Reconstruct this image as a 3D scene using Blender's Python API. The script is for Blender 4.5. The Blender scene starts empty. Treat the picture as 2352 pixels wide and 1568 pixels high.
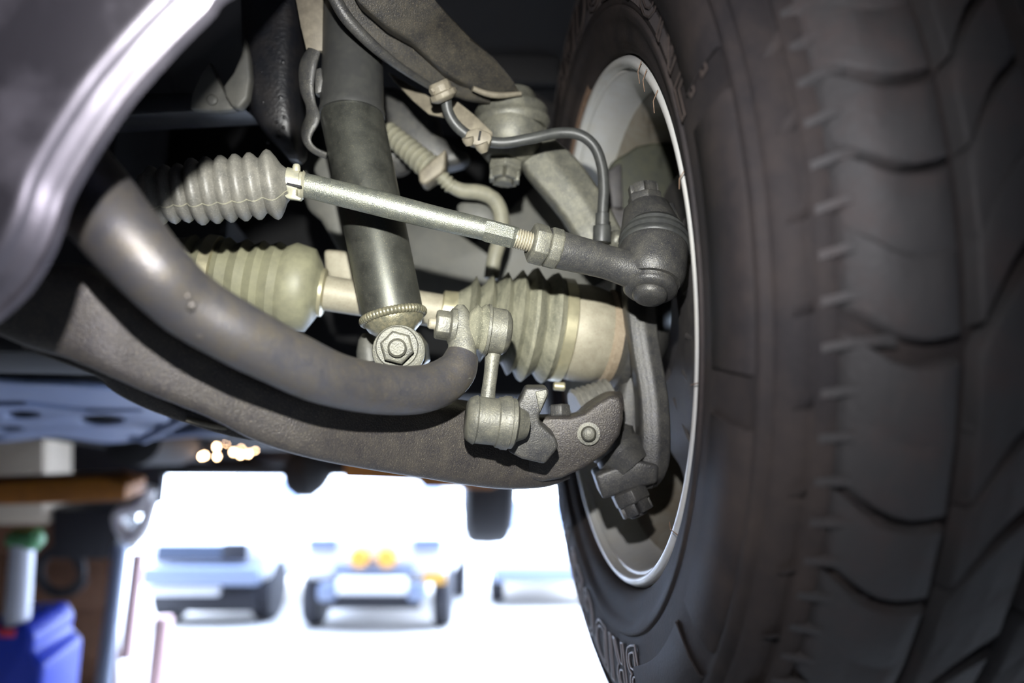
import bpy, bmesh, math, random
from mathutils import Vector as V, Matrix
from mathutils import noise as mnoise

random.seed(7)
S = bpy.context.scene
C = S.collection
PI = math.pi
rad = math.radians

# ------------------------------------------------------------------ camera
F_PX = 1568.0
PITCH = rad(13.0)
CAM = V((0, 0, 1.5))
AX = V((1, 0, 0))
AU = V((0, -math.sin(PITCH), math.cos(PITCH)))
AF = V((0, math.cos(PITCH), math.sin(PITCH)))
cd = bpy.data.cameras.new('camera')
cd.sensor_width = 36.0
cd.lens = 36.0 * F_PX / 2352.0
cd.clip_start = 0.01
cd.clip_end = 300
cd.dof.use_dof = True
cd.dof.focus_distance = 0.51
cd.dof.aperture_fstop = 2.6
cam = bpy.data.objects.new('camera', cd)
C.objects.link(cam)
cam.location = CAM
cam.rotation_euler = (PI / 2 + PITCH, 0, 0)
S.camera = cam


def P(px, py, Z):
    """point seen at px,py of the 2352x1568 frame, Z metres along the lens axis"""
    return CAM + AX * ((px - 1176) / F_PX * Z) + AU * ((784 - py) / F_PX * Z) + AF * Z


# ------------------------------------------------------------------ world and lights
w = bpy.data.worlds.new('overcast_sky')
S.world = w
w.use_nodes = True
nt = w.node_tree
bgn = nt.nodes['Background']
tc = nt.nodes.new('ShaderNodeTexCoord')
sep = nt.nodes.new('ShaderNodeSeparateXYZ')
nt.links.new(tc.outputs['Generated'], sep.inputs[0])
cr = nt.nodes.new('ShaderNodeValToRGB')
cr.color_ramp.elements[0].position = 0.45
cr.color_ramp.elements[0].color = (0.66, 0.78, 1.0, 1)
cr.color_ramp.elements[1].position = 0.9
cr.color_ramp.elements[1].color = (0.50, 0.66, 1.0, 1)
nt.links.new(sep.outputs['Z'], cr.inputs[0])
nt.links.new(cr.outputs[0], bgn.inputs['Color'])
bgn.inputs['Strength'].default_value = 18.0


def spot(name, loc, target, energy, color, size, blend, radius):
    l = bpy.data.lights.new(name, 'SPOT')
    l.energy = energy
    l.color = color
    l.spot_size = rad(size)
    l.spot_blend = blend
    l.shadow_soft_size = radius
    o = bpy.data.objects.new(name, l)
    C.objects.link(o)
    o.location = loc
    o.rotation_euler = (target - loc).to_track_quat('-Z', 'Y').to_euler()
    return o


FLASH = CAM + AU * 0.125 - AX * 0.015
spot('inspection_torch', FLASH, P(980, 580, 0.55), 26, (0.98, 1.0, 0.91), 54, 1.0, 0.006)
spot('camera_flash', FLASH, P(900, 640, 0.55), 13.0, (0.97, 0.95, 1.0), 104, 0.9, 0.006)

S.view_settings.view_transform = 'Standard'
S.view_settings.look = 'None'
S.view_settings.gamma = 1.0
S.view_settings.use_curve_mapping = False
S.view_settings.exposure = 0.0
S.cycles.use_denoising = True
S.cycles.max_bounces = 6
S.cycles.diffuse_bounces = 3
S.cycles.glossy_bounces = 3
S.cycles.sample_clamp_indirect = 4.0
S.cycles.caustics_reflective = False
S.cycles.caustics_refractive = False

# ------------------------------------------------------------------ materials
def srgb(r, g, b):
    f = lambda c: (c / 255 / 12.92) if c <= 10 else (((c / 255) + 0.055) / 1.055) ** 2.4
    return (f(r), f(g), f(b), 1)


def mat(name, base, rough=0.6, metal=0.0, dust=None, amount=0.5, scale=60, bump=0.25, bscale=900,
        spec=0.5, streak=None, speck=None):
    m = bpy.data.materials.new(name)
    m.use_nodes = True
    n = m.node_tree
    b = n.nodes['Principled BSDF']
    b.inputs['Roughness'].default_value = rough
    b.inputs['Metallic'].default_value = metal
    b.inputs['Specular IOR Level'].default_value = spec
    t = n.nodes.new('ShaderNodeTexCoord')
    src = t.outputs['Object']
    col = None
    if dust is not None:
        nz = n.nodes.new('ShaderNodeTexNoise')
        nz.inputs['Scale'].default_value = scale * 2.2
        nz.inputs['Detail'].default_value = 8
        nz.inputs['Roughness'].default_value = 0.68
        vec = src
        if streak:
            mp = n.nodes.new('ShaderNodeMapping')
            mp.inputs['Scale'].default_value = streak
            n.links.new(src, mp.inputs[0])
            vec = mp.outputs[0]
        n.links.new(vec, nz.inputs['Vector'])
        r = n.nodes.new('ShaderNodeValToRGB')
        r.color_ramp.elements[0].position = 0.62 - amount * 0.60
        r.color_ramp.elements[1].position = 0.98 - amount * 0.42
        n.links.new(nz.outputs['Fac'], r.inputs[0])
        mx = n.nodes.new('ShaderNodeMix')
        mx.data_type = 'RGBA'
        mx.inputs[6].default_value = base
        mx.inputs[7].default_value = dust
        n.links.new(r.outputs[0], mx.inputs[0])
        col = mx.outputs[2]
        mr = n.nodes.new('ShaderNodeMapRange')
        mr.inputs[3].default_value = rough
        mr.inputs[4].default_value = min(1, rough + 0.10)
        n.links.new(r.outputs[0], mr.inputs[0])
        n.links.new(mr.outputs[0], b.inputs['Roughness'])
        if metal:
            mm = n.nodes.new('ShaderNodeMapRange')
            mm.inputs[3].default_value = metal
            mm.inputs[4].default_value = metal * 0.55
            n.links.new(r.outputs[0], mm.inputs[0])
            n.links.new(mm.outputs[0], b.inputs['Metallic'])
        if speck is not None:
            n2 = n.nodes.new('ShaderNodeTexNoise')
            n2.inputs['Scale'].default_value = 1500
            n2.inputs['Detail'].default_value = 3
            n.links.new(src, n2.inputs['Vector'])
            r2 = n.nodes.new('ShaderNodeValToRGB')
            r2.color_ramp.elements[0].position = 0.58
            r2.color_ramp.elements[1].position = 0.70
            n.links.new(n2.outputs['Fac'], r2.inputs[0])
            m2 = n.nodes.new('ShaderNodeMix')
            m2.data_type = 'RGBA'
            m2.inputs[7].default_value = speck
            n.links.new(r2.outputs[0], m2.inputs[0])
            n.links.new(col, m2.inputs[6])
            col = m2.outputs[2]
        n.links.new(col, b.inputs['Base Color'])
    else:
        b.inputs['Base Color'].default_value = base
    if bump:
        nb = n.nodes.new('ShaderNodeTexNoise')
        nb.inputs['Scale'].default_value = bscale
        nb.inputs['Detail'].default_value = 5
        n.links.new(src, nb.inputs['Vector'])
        bp = n.nodes.new('ShaderNodeBump')
        bp.inputs['Strength'].default_value = bump
        bp.inputs['Distance'].default_value = 0.0006
        n.links.new(nb.outputs['Fac'], bp.inputs['Height'])
        n.links.new(bp.outputs[0], b.inputs['Normal'])
    return m


M = {}
M['tie'] = mat('dusty_bare_steel', srgb(128, 131, 124), 0.36, 0.75, srgb(124, 124, 108), 0.34, 60, 0.6, 1400, speck=srgb(186, 183, 158))
M['shock'] = mat('black_shock_paint', srgb(96, 97, 92), 0.36, 0.85, srgb(84, 84, 76), 0.4, 20, 0.10, 2200, speck=srgb(128, 124, 106))
M['shock2'] = mat('black_sleeve_paint', srgb(72, 72, 71), 0.46, 0.45, srgb(74, 74, 69), 0.30, 40, 0.10, 2200)
M['weld'] = mat('weld_metal', srgb(120, 120, 104), 0.32, 0.6, srgb(165, 155, 125), 0.45, 120, 0.4, 900)
M['bar'] = mat('black_bar_paint', srgb(96, 95, 101), 0.42, 0.75, srgb(88, 80, 66), 0.5, 34, 0.5, 700, speck=srgb(120, 114, 94))
M['arm'] = mat('black_arm_paint', srgb(64, 61, 62), 0.34, 0.35, srgb(80, 75, 68), 0.5, 40, 0.8, 900, speck=srgb(118, 111, 95))
M['forge'] = mat('dusty_forging', srgb(86, 86, 82), 0.42, 0.35, srgb(124, 122, 108), 0.5, 38, 0.5, 900, speck=srgb(152, 148, 126))
M['forge_dark'] = mat('dark_forging', srgb(64, 64, 66), 0.38, 0.35, srgb(88, 86, 80), 0.45, 40, 0.5, 900, speck=srgb(116, 113, 100))
M['boot'] = mat('dusty_boot_rubber', srgb(92, 92, 80), 0.48, 0.0, srgb(160, 157, 136), 0.46, 36, 0.25, 1500, streak=(1.2, 1, 0.35), speck=srgb(174, 170, 146))
M['boot2'] = mat('olive_boot_rubber', srgb(112, 110, 92), 0.45, 0.0, srgb(140, 138, 112), 0.6, 30, 0.15, 1500)
M['rackboot'] = mat('grey_boot_rubber', srgb(96, 95, 90), 0.36, 0.1, srgb(124, 121, 112), 0.5, 60, 0.35, 1700, speck=srgb(156, 152, 142))
M['can'] = mat('dusty_joint_steel', srgb(146, 140, 122), 0.5, 0.15, srgb(172, 166, 146), 0.55, 40, 0.3, 900, speck=srgb(130, 108, 92))
M['can_rust'] = mat('rusty_joint_rim', srgb(136, 120, 100), 0.6, 0.1, srgb(166, 152, 130), 0.55, 150, 0.6, 900)
M['clamp'] = mat('clamp_steel', srgb(170, 164, 136), 0.34, 0.6, srgb(176, 168, 138), 0.45, 60, 0.2, 900)
M['bright'] = mat('zinc_steel', srgb(180, 178, 160), 0.32, 0.6, srgb(190, 184, 156), 0.45, 80, 0.2, 900)
M['rubber'] = mat('black_hose_rubber', srgb(54, 55, 55), 0.42, 0.0, srgb(74, 75, 71), 0.4, 60, 0.1, 1500)
M['line'] = mat('grey_line_rubber', srgb(124, 122, 108), 0.5, 0.0, srgb(146, 142, 122), 0.5, 60, 0.2, 1500)
M['tan'] = mat('tan_dusted_bracket', srgb(112, 105, 92), 0.5, 0.15, srgb(144, 136, 118), 0.5, 50, 0.3, 1200)
M['black'] = mat('black_chassis_paint', srgb(22, 23, 27), 0.35, 0.0, srgb(42, 38, 35), 0.35, 18, 0.7, 300)
M['ucarm'] = mat('black_stamped_steel', srgb(44, 43, 42), 0.42, 0.15, srgb(74, 69, 58), 0.40, 30, 0.6, 1000, speck=srgb(112, 102, 82))
M['deep'] = mat('hole_shade_black', (0.003, 0.003, 0.003, 1), 0.95, 0.0, None, bump=0)  # shade seen through the plate holes, as a colour
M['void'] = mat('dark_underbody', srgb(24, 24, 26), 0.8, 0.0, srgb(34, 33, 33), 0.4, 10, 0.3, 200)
M['skid'] = mat('grey_skid_steel', srgb(126, 122, 130), 0.34, 0.95, srgb(118, 114, 121), 0.30, 6, 0.10, 400)
M['tyre'] = mat('tread_rubber', srgb(60, 59, 59), 0.6, 0.0, srgb(74, 62, 59), 0.26, 16, 0.8, 300, spec=.3, speck=srgb(76, 72, 71))
M['tyre_base'] = mat('groove_rubber', srgb(40, 39, 39), 0.75, 0.0, srgb(70, 58, 52), 0.36, 12, 0.6, 350)
M['side'] = mat('sidewall_rubber', srgb(44, 42, 43), 0.6, 0.0, srgb(72, 64, 59), 0.42, 7, 0.5, 500, spec=.1, speck=srgb(62, 56, 55))
M['letters'] = mat('moulded_letter_rubber', srgb(150, 144, 146), 0.4, 0.0, None)  # pale tone carries the light the lower letters catch
M['letters_dim'] = mat('dim_letter_rubber', srgb(66, 58, 54), 0.5, 0.0, None)  # darker copy for the upper word, offsets the torch light there
M['rim'] = mat('silver_rim_paint', srgb(226, 226, 222), 0.32, 0.35, srgb(214, 210, 198), 0.36, 18, 0.1, 600)
M['barrel'] = mat('dusty_rim_barrel', srgb(150, 146, 134), 0.5, 0.1, srgb(128, 114, 94), 0.45, 18, 0.2, 600)
M['crust'] = mat('dried_mud_bead', srgb(112, 88, 72), 0.8, 0.0, srgb(146, 122, 100), 0.5, 80, 0.8, 500)
M['shield'] = mat('brake_shield_steel', srgb(62, 60, 62), 0.5, 0.15, srgb(88, 84, 80), 0.46, 22, 0.6, 900, speck=srgb(48, 46, 48))
M['caliper'] = mat('black_caliper', srgb(52, 54, 46), 0.6, 0.1, srgb(74, 74, 56), 0.45, 30, 0.4, 600)
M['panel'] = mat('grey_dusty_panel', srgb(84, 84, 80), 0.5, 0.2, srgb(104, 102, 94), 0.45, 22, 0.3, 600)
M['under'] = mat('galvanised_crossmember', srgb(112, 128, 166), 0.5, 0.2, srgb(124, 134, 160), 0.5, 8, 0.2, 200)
M['ochre'] = mat('ochre_lift_paint', srgb(176, 112, 34), 0.5, 0.0, srgb(140, 88, 40), 0.4, 6, 0.1, 200)
M['beige'] = mat('beige_cabinet_paint', srgb(206, 192, 172), 0.7, 0.0)
M['wood'] = mat('brown_plywood', srgb(120, 84, 62), 0.7, 0.0, srgb(92, 64, 48), 0.5, 3, 0.1, 50, streak=(1, 1, 6))
M['concrete'] = mat('concrete', srgb(196, 192, 186), 0.8, 0.0, srgb(176, 168, 158), 0.5, 1.5, 0.1, 60)
M['ceiling'] = mat('dark_ceiling', srgb(40, 40, 46), 0.9, 0.0)
M['white'] = mat('white_car_paint', srgb(240, 240, 242), 0.25, 0.0)
M['silver'] = mat('silver_car_paint', srgb(128, 138, 160), 0.4, 0.2)
M['glass'] = mat('dark_car_glass', srgb(80, 88, 104), 0.1, 0.0)
M['dark'] = mat('black_plastic', srgb(34, 34, 40), 0.6, 0.0)
M['amber'] = mat('amber_lens', srgb(236, 168, 70), 0.4, 0.0)
M['yellow'] = mat('yellow_plate', srgb(214, 160, 70), 0.5, 0.0)
M['blue'] = mat('blue_machine_paint', srgb(24, 58, 190), 0.4, 0.0)
M['steel'] = mat('polished_steel', srgb(206, 210, 224), 0.3, 0.3)
M['green'] = mat('green_plastic', srgb(96, 160, 110), 0.5, 0.0)
M['red'] = mat('red_plastic', srgb(216, 60, 90), 0.5, 0.0)
M['pink'] = mat('pinkish_post_paint', srgb(222, 184, 184), 0.6, 0.0)
mb = bpy.data.materials.new('warm_glint')
mb.use_nodes = True
mb.node_tree.nodes['Principled BSDF'].inputs['Emission Color'].default_value = (1.0, 0.62, 0.34, 1)
mb.node_tree.nodes['Principled BSDF'].inputs['Emission Strength'].default_value = 60  # emission stands in for daylight glints
M['glint'] = mb

# ------------------------------------------------------------------ mesh helpers
class Geo:
    """collects vertices and faces of one mesh"""
    def __init__(s):
        s.v = []
        s.f = []

    def add(s, vs, fs):
        o = len(s.v)
        s.v += [V(a) for a in vs]
        s.f += [tuple(i + o for i in f) for f in fs]
        return s


def root_of(o):
    while o.parent:
        o = o.parent
    return o


def build(name, g, m, parent=None, angle=35, bevel=0, seg=2, smooth=True, weld=False, solid=0):
    me = bpy.data.meshes.new(name)
    if parent is not None:
        org = root_of(parent)['_o']
        org = V(org)
    else:
        lo = V([min(v[i] for v in g.v) for i in range(3)])
        hi = V([max(v[i] for v in g.v) for i in range(3)])
        org = (lo + hi) / 2
        org.z = lo.z
    bm = bmesh.new()
    vs = [bm.verts.new(v - org) for v in g.v]
    for f in g.f:
        try:
            bm.faces.new([vs[i] for i in f])
        except ValueError:
            pass
    if weld:
        bmesh.ops.remove_doubles(bm, verts=bm.verts, dist=1e-5)
    if solid:
        bmesh.ops.recalc_face_normals(bm, faces=bm.faces)
        bmesh.ops.solidify(bm, geom=bm.faces[:], thickness=solid)
    bmesh.ops.recalc_face_normals(bm, faces=bm.faces)
    if bevel:
        es = [e for e in bm.edges if len(e.link_faces) == 2 and e.calc_face_angle(0) > rad(28)]
        bmesh.ops.bevel(bm, geom=es, offset=bevel, segments=seg, profile=0.5, affect='EDGES', clamp_overlap=True)
    bm.to_mesh(me)
    bm.free()
    if smooth:
        me.shade_smooth()
        me.set_sharp_from_angle(angle=rad(angle))
    me.materials.append(m)
    o = bpy.data.objects.new(name, me)
    C.objects.link(o)
    if parent is not None:
        o.parent = parent
    else:
        o.location = org
    return o


def thing(name, label, cat, loc, group=None):
    o = bpy.data.objects.new(name, None)
    o.empty_display_size = 0.02
    C.objects.link(o)
    o.location = loc
    o['_o'] = list(loc)
    o['label'] = label
    o['category'] = cat
    if group:
        o['group'] = group
    return o


def tag(o, label, cat, group=None):
    o['label'] = label
    o['category'] = cat
    if group:
        o['group'] = group
    return o


def struct(o):
    o['kind'] = 'structure'
    return o


def catmull(pts, sub=6):
    """pts: list of tuples of any length; smooth interpolation"""
    if len(pts) < 3:
        out = []
        for i in range(len(pts) - 1):
            for k in range(sub):
                t = k / sub
                out.append(tuple(a + (b - a) * t for a, b in zip(pts[i], pts[i + 1])))
        out.append(tuple(pts[-1]))
        return out
    p = [pts[0]] + list(pts) + [pts[-1]]
    out = []
    for i in range(1, len(p) - 2):
        for k in range(sub):
            t = k / sub
            out.append(tuple(
                0.5 * ((2 * b) + (-a + c) * t + (2 * a - 5 * b + 4 * c - d) * t * t + (-a + 3 * b - 3 * c + d) * t ** 3)
                for a, b, c, d in zip(p[i - 1], p[i], p[i + 1], p[i + 2])))
    out.append(tuple(p[-2]))
    return out


def frame_from(d, up=None):
    d = d.normalized()
    a = up if up is not None else (V((0, 0, 1)) if abs(d.z) < 0.9 else V((0, 1, 0)))
    u = (a - d * a.dot(d)).normalized()
    return u, d.cross(u)


def sweep(centres, radii, seg=24, cap=True, shape=None, up=None, flat=1.0):
    """ring per centre; shape(angle)->factor; flat squashes along the second axis"""
    g = Geo()
    n = len(centres)
    u = None
    rings = []
    for i in range(n):
        d = (centres[min(i + 1, n - 1)] - centres[max(i - 1, 0)])
        if d.length < 1e-9:
            d = V((0, 0, 1))
        d.normalize()
        if u is None or up is not None:
            u, v = frame_from(d, up)
        else:
            u = (u - d * u.dot(d)).normalized()
            v = d.cross(u)
        r = radii[i] if isinstance(radii, (list, tuple)) else radii
        fl = flat[i] if isinstance(flat, (list, tuple)) else flat
        ring = []
        for k in range(seg):
            a = 2 * PI * k / seg
            s = shape(a) if shape else 1.0
            ring.append(centres[i] + u * (math.cos(a) * r * s) + v * (math.sin(a) * r * s * fl))
        rings.append(ring)
    vs = [p for ring in rings for p in ring]
    fs = []
    for i in range(n - 1):
        for k in range(seg):
            k2 = (k + 1) % seg
            fs.append((i * seg + k, i * seg + k2, (i + 1) * seg + k2, (i + 1) * seg + k))
    if cap:
        fs.append(tuple(range(seg - 1, -1, -1)))
        fs.append(tuple((n - 1) * seg + k for k in range(seg)))
    return g.add(vs, fs)


def tube(pts, seg=24, sub=6, flat=1.0, cap=True, up=None, bumps=0):
    """pts (px,py,Z,rpx) -> smooth tube"""
    c = catmull(pts, sub)
    cen = [P(a[0], a[1], a[2]) for a in c]
    rr = [a[3] * a[2] / F_PX for a in c]
    if bumps:
        rr = [r * (1 + bumps * mnoise.noise(p * 60)) for r, p in zip(rr, cen)]
    return sweep(cen, rr, seg, cap, None, up, flat)


def lathe(p0, p1, prof, seg=40, hexa=False):
    """prof [(distance along p0->p1 in metres, radius)]"""
    d = (p1 - p0).normalized()
    u, v = frame_from(d)
    cen = [p0 + d * a for a, r in prof]
    g = Geo()
    vs, fs = [], []
    for (a, r) in prof:
        for k in range(seg):
            t = 2 * PI * k / seg
            vs.append(p0 + d * a + (u * math.cos(t) + v * math.sin(t)) * max(r, 1e-5))
    n = len(prof)
    for i in range(n - 1):
        for k in range(seg):
            k2 = (k + 1) % seg
            fs.append((i * seg + k, i * seg + k2, (i + 1) * seg + k2, (i + 1) * seg + k))
    fs.append(tuple(range(seg - 1, -1, -1)))
    fs.append(tuple((n - 1) * seg + k for k in range(seg)))
    return g.add(vs, fs)


def lathe_px(a, b, prof, seg=40):
    """a,b = (px,py,Z); prof [(fraction 0..1, radius px)]"""
    A, B = P(*a), P(*b)
    L = (B - A).length
    pr = []
    for t, r in prof:
        Z = a[2] + (b[2] - a[2]) * t
        pr.append((t * L, r * Z / F_PX))
    return lathe(A, B, pr, seg)


def prism(outline, Z, depth, sub=0):
    """outline [(px,py)] or [(px,py,Z)], extruded away from the lens by depth metres"""
    pts = [(q[0], q[1], q[2] if len(q) > 2 else Z) for q in outline]
    if sub:
        pts = catmull(pts + [pts[0]], sub)[:-1]
    f = [P(*q) for q in pts]
    g = Geo()
    n = len(f)
    b = [p + AF * depth for p in f]
    fs = [tuple(range(n)), tuple(range(2 * n - 1, n - 1, -1))]
    for i in range(n):
        j = (i + 1) % n
        fs.append((i, i + n, j + n, j))
    return g.add(f + b, fs)


def plate(outline3, vec):
    n = len(outline3)
    fs = [tuple(range(n)), tuple(range(2 * n - 1, n - 1, -1))] + [(i, i + n, (i + 1) % n + n, (i + 1) % n) for i in range(n)]
    return Geo().add([V(p) for p in outline3] + [V(p) + vec for p in outline3], fs)


def hexnut(c, axis, r, h, hole=0, rot=0, chamfer=0.12):
    """hexagon from c along axis"""
    axis = axis.normalized()
    u, v = frame_from(axis)
    g = Geo()
    prof = [(0, 1 - chamfer), (h * .12, 1), (h * .86, 1), (h, 1 - chamfer)]
    vs, fs = [], []
    for a, s in prof:
        for k in range(6):
            t = PI / 3 * k + rot
            vs.append(c + axis * a + (u * math.cos(t) + v * math.sin(t)) * r * s)
    for i in range(3):
        for k in range(6):
            k2 = (k + 1) % 6
            fs.append((i * 6 + k, i * 6 + k2, (i + 1) * 6 + k2, (i + 1) * 6 + k))
    fs.append(tuple(range(5, -1, -1)))
    fs.append(tuple(18 + k for k in range(6)))
    return g.add(vs, fs)


def box(c, sx, sy, sz, ax=None, ay=None, az=None):
    ax = ax or V((1, 0, 0))
    ay = ay or V((0, 1, 0))
    az = az or V((0, 0, 1))
    vs = [c + ax * (sx / 2 * i) + ay * (sy / 2 * j) + az * (sz / 2 * k) for k in (-1, 1) for j in (-1, 1) for i in (-1, 1)]
    return Geo().add(vs, [(0, 2, 3, 1), (4, 5, 7, 6), (0, 1, 5, 4), (2, 6, 7, 3), (0, 4, 6, 2), (1, 3, 7, 5)])


def loft(sections, seg=32, e=2.6, sub=4, cap=True, shape=None):
    """sections (px_top,py_top, px_bot,py_bot, Z, half_depth_m): a superellipse between two outline points"""
    c = catmull(sections, sub)
    g = Geo()
    vs, fs = [], []
    for s in c:
        a, b = P(s[0], s[1], s[4]), P(s[2], s[3], s[4])
        m = (a + b) / 2
        u = (a - b) / 2
        v = AF * s[5]
        for k in range(seg):
            t = 2 * PI * k / seg
            ct, st = math.cos(t), math.sin(t)
            x = math.copysign(abs(ct) ** (2 / e), ct)
            y = math.copysign(abs(st) ** (2 / e), st)
            q = 1.0
            if shape:
                q = shape(t)
            vs.append(m + u * x + v * (y * q))
    n = len(c)
    for i in range(n - 1):
        for k in range(seg):
            k2 = (k + 1) % seg
            fs.append((i * seg + k, i * seg + k2, (i + 1) * seg + k2, (i + 1) * seg + k))
    if cap:
        fs.append(tuple(range(seg - 1, -1, -1)))
        fs.append(tuple((n - 1) * seg + k for k in range(seg)))
    return g.add(vs, fs)


def castle_nut(c, axis, r, h, m, parent, name='castle_nut'):
    o = build(name, hexnut(c, axis, r, h * .6), m, parent, 30, 0.0006)
    axis = axis.normalized()
    u, v = frame_from(axis)
    g = Geo()
    for k in range(6):
        t = PI / 3 * (k + .5)
        d = u * math.cos(t) + v * math.sin(t)
        s = axis.cross(d)
        g2 = box(c + axis * h * .78 + d * r * .66, r * .3, r * .62, h * .44, d, s, axis)
        g.add(g2.v, g2.f)
    build('castle_crown', g, m, o, 30, 0.0005)
    build('stud_tip', lathe(c + axis * h * .5, c + axis * h, [(0, r * .5), (h * .55, r * .5), (h * .62, r * .42)], 20), m, o)
    return o


# ------------------------------------------------------------------ setting
def slab(name, x0, x1, y0, y1, z0, z1, m):
    g = box(V(((x0 + x1) / 2, (y0 + y1) / 2, (z0 + z1) / 2)), x1 - x0, y1 - y0, z1 - z0)
    return struct(build(name, g, m, None, smooth=False))


slab('floor', -9, 9, -5, 6.0, -0.12, 0, M['concrete'])
slab('ground', -30, 30, 6.0, 45, -0.12, 0, M['concrete'])
slab('ceiling', -9, 9, -5, 6.2, 4.2, 4.4, M['ceiling'])
slab('wall_right', 8.9, 9.1, -5, 6.2, 0, 4.2, M['ceiling'])
slab('wall_left', -9.1, -8.9, -5, 6.2, 0, 4.2, M['wood'])
slab('wall_front', -9, 9, -5.2, -5, 0, 4.2, M['ceiling'])

slab('wall_back', -9, -1.35, 5.85, 6.0, 1.70, 4.2, M['ceiling'])
slab('wall_back_side', -9, -3.62, 5.85, 6.0, 0, 1.70, M['ceiling'])
slab('door_1', -3.62, -2.95, 5.87, 5.95, 1.46, 1.70, M['ceiling'])

# ------------------------------------------------------------------ the wheel
yaw, camb = 0.10372, 0.02926
nc = (math.cos(yaw) * math.cos(camb), math.sin(camb), math.sin(yaw) * math.cos(camb))
WN = (AX * nc[0] + AU * nc[1] + AF * nc[2]).normalized()
WC = CAM + AX * 0.09398 + AU * 0.01682 + AF * 0.66854
WU = (V((0, 0, 1)) - WN * WN.z).normalized()
WF = WN.cross(WU)
if WF.dot(AF) > 0:
    WF = -WF


def W(a, t, r):
    """wheel point: a metres outboard of the inner rim lip, angle t (0 towards the lens, 90 up), radius r"""
    return WC + WN * a + (WF * math.cos(t) + WU * math.sin(t)) * r


def ringlathe(prof, seg=180, t0=0, t1=2 * PI, wobble=None):
    g = Geo()
    full = abs(t1 - t0 - 2 * PI) < 1e-6
    m = seg if full else seg + 1
    vs, fs = [], []
    for k in range(m):
        t = t0 + (t1 - t0) * k / seg
        for i, (r, a) in enumerate(prof):
            vs.append(W(a, t, r))
    n = len(prof)
    for k in range(seg):
        k2 = (k + 1) % m
        for i in range(n - 1):
            fs.append((k * n + i, k * n + i + 1, k2 * n + i + 1, k2 * n + i))
    return g.add(vs, fs)


wheel = thing('wheel', 'black all terrain tyre on a silver rim, filling the right of the frame', 'wheel', W(0.1, -PI / 2, 0.39))
prof = [(0.236, 0.012), (0.243, 0.006), (0.2455, -0.001), (0.249, -0.0045), (0.256, -0.008), (0.266, -0.0105), (0.273, -0.0145),
        (0.2790, -0.0160), (0.2806, -0.0140), (0.284, -0.0150), (0.305, -0.0165), (0.325, -0.0150), (0.340, -0.0110),
        (0.342, -0.0130), (0.3455, -0.0115), (0.348, -0.0065), (0.358, 0.003), (0.366, 0.014), (0.372, 0.022), (0.376, 0.034),
        (0.379, 0.06), (0.380, 0.12), (0.379, 0.18), (0.375, 0.21), (0.36, 0.24), (0.33, 0.255), (0.29, 0.258), (0.25, 0.245), (0.238, 0.235)]
tyre = build('tyre', ringlathe(catmull(prof, 3), 220), M['side'], wheel, 50)


# tread: five ribs of blocks
def tread_block(t, dt, a0, a1, r0, r1, skew, tw, ns=4, side=0):
    """block between angles with a curved leading and trailing edge"""
    g = Geo()
    vs, fs = [], []
    na = 6
    for lay, (rr, sh) in enumerate(((r0, 1.12), (r1 - .0012, 1.0), (r1, 0.92))):
        for i in range(na + 1):
            u = i / na
            a = (a0 + a1) / 2 + (u - .5) * (a1 - a0) * sh
            off = skew * (u - .5) + tw * math.sin(u * PI)
            edge = 0.0
            if side and u < .3:
                edge = (0.3 - u) ** 2 * 0.05
            drop = 0.0035 * ((a - 0.12) / 0.1) ** 2 + 0.008 * (max(0, 0.056 - a) / 0.042) ** 2
            for s in (-1, 1):
                tt = t + off + s * dt / 2 * (1 - (1.0 - sh) * 1.2)
                vs.append(W(a, tt, rr - drop - edge * (1 if lay else 0)))
    row = (na + 1) * 2
    for lay in range(2):
        b = lay * row
        for i in range(na):
            for s in (0, 1):
                fs.append((b + 2 * i + s, b + 2 * i + 2 + s, b + row + 2 * i + 2 + s, b + row + 2 * i + s))
        for i in (0, na):
            fs.append((b + 2 * i, b + 2 * i + 1, b + row + 2 * i + 1, b + row + 2 * i))
    b = 2 * row
    for i in range(na):
        fs.append((b + 2 * i, b + 2 * i + 1, b + 2 * i + 3, b + 2 * i + 2))
    return g.add(vs, fs)


ribs = [(0.014, 0.057, -0.035, -0.022, 1, 1), (0.066, 0.100, 0.12, 0.014, 0, 1), (0.108, 0.142, 0.10, 0.01, 0, 1),
        (0.150, 0.186, 0.06, -0.02, 0, 1), (0.193, 0.232, -0.06, 0.012, 0, 1)]
NP = 60
rest = Geo()
for ri, (a0, a1, skew, tw, side, mul) in enumerate(ribs):
    for k in range(NP * mul):
        t = 2 * PI * (k + (0.5 if ri % 2 else 0)) / NP / mul + .012 * math.sin(k * 2.4)
        tt = (t + PI) % (2 * PI) - PI
        dt = 2 * PI / NP / mul * (0.66 if mul == 2 else 0.90)
        g = tread_block(tt, dt, a0, a1, 0.3755, 0.3885, skew, tw, side=side)
        if abs(tt) < rad(88):
            o = build('tread_block', g, M['tyre'], wheel, 40)
        else:
            rest.add(g.v, g.f)
o = build('tread_blocks_behind', rest, M['tyre'], wheel, 40)
o['kind'] = 'stuff'

# shoulder ridges and lugs on the sidewall
ridge = ringlathe([(0.3500, -0.003), (0.3525, -0.0095), (0.3565, -0.0080), (0.3600, 0.004)], 220)
build('shoulder_ridge', ridge, M['side'], wheel, 60)
build('buttress_ridge_line', ringlathe([(0.3640, 0.0060), (0.3655, 0.0035), (0.3685, 0.0060), (0.3700, 0.0120)], 220), M['side'], wheel, 60)


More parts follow.
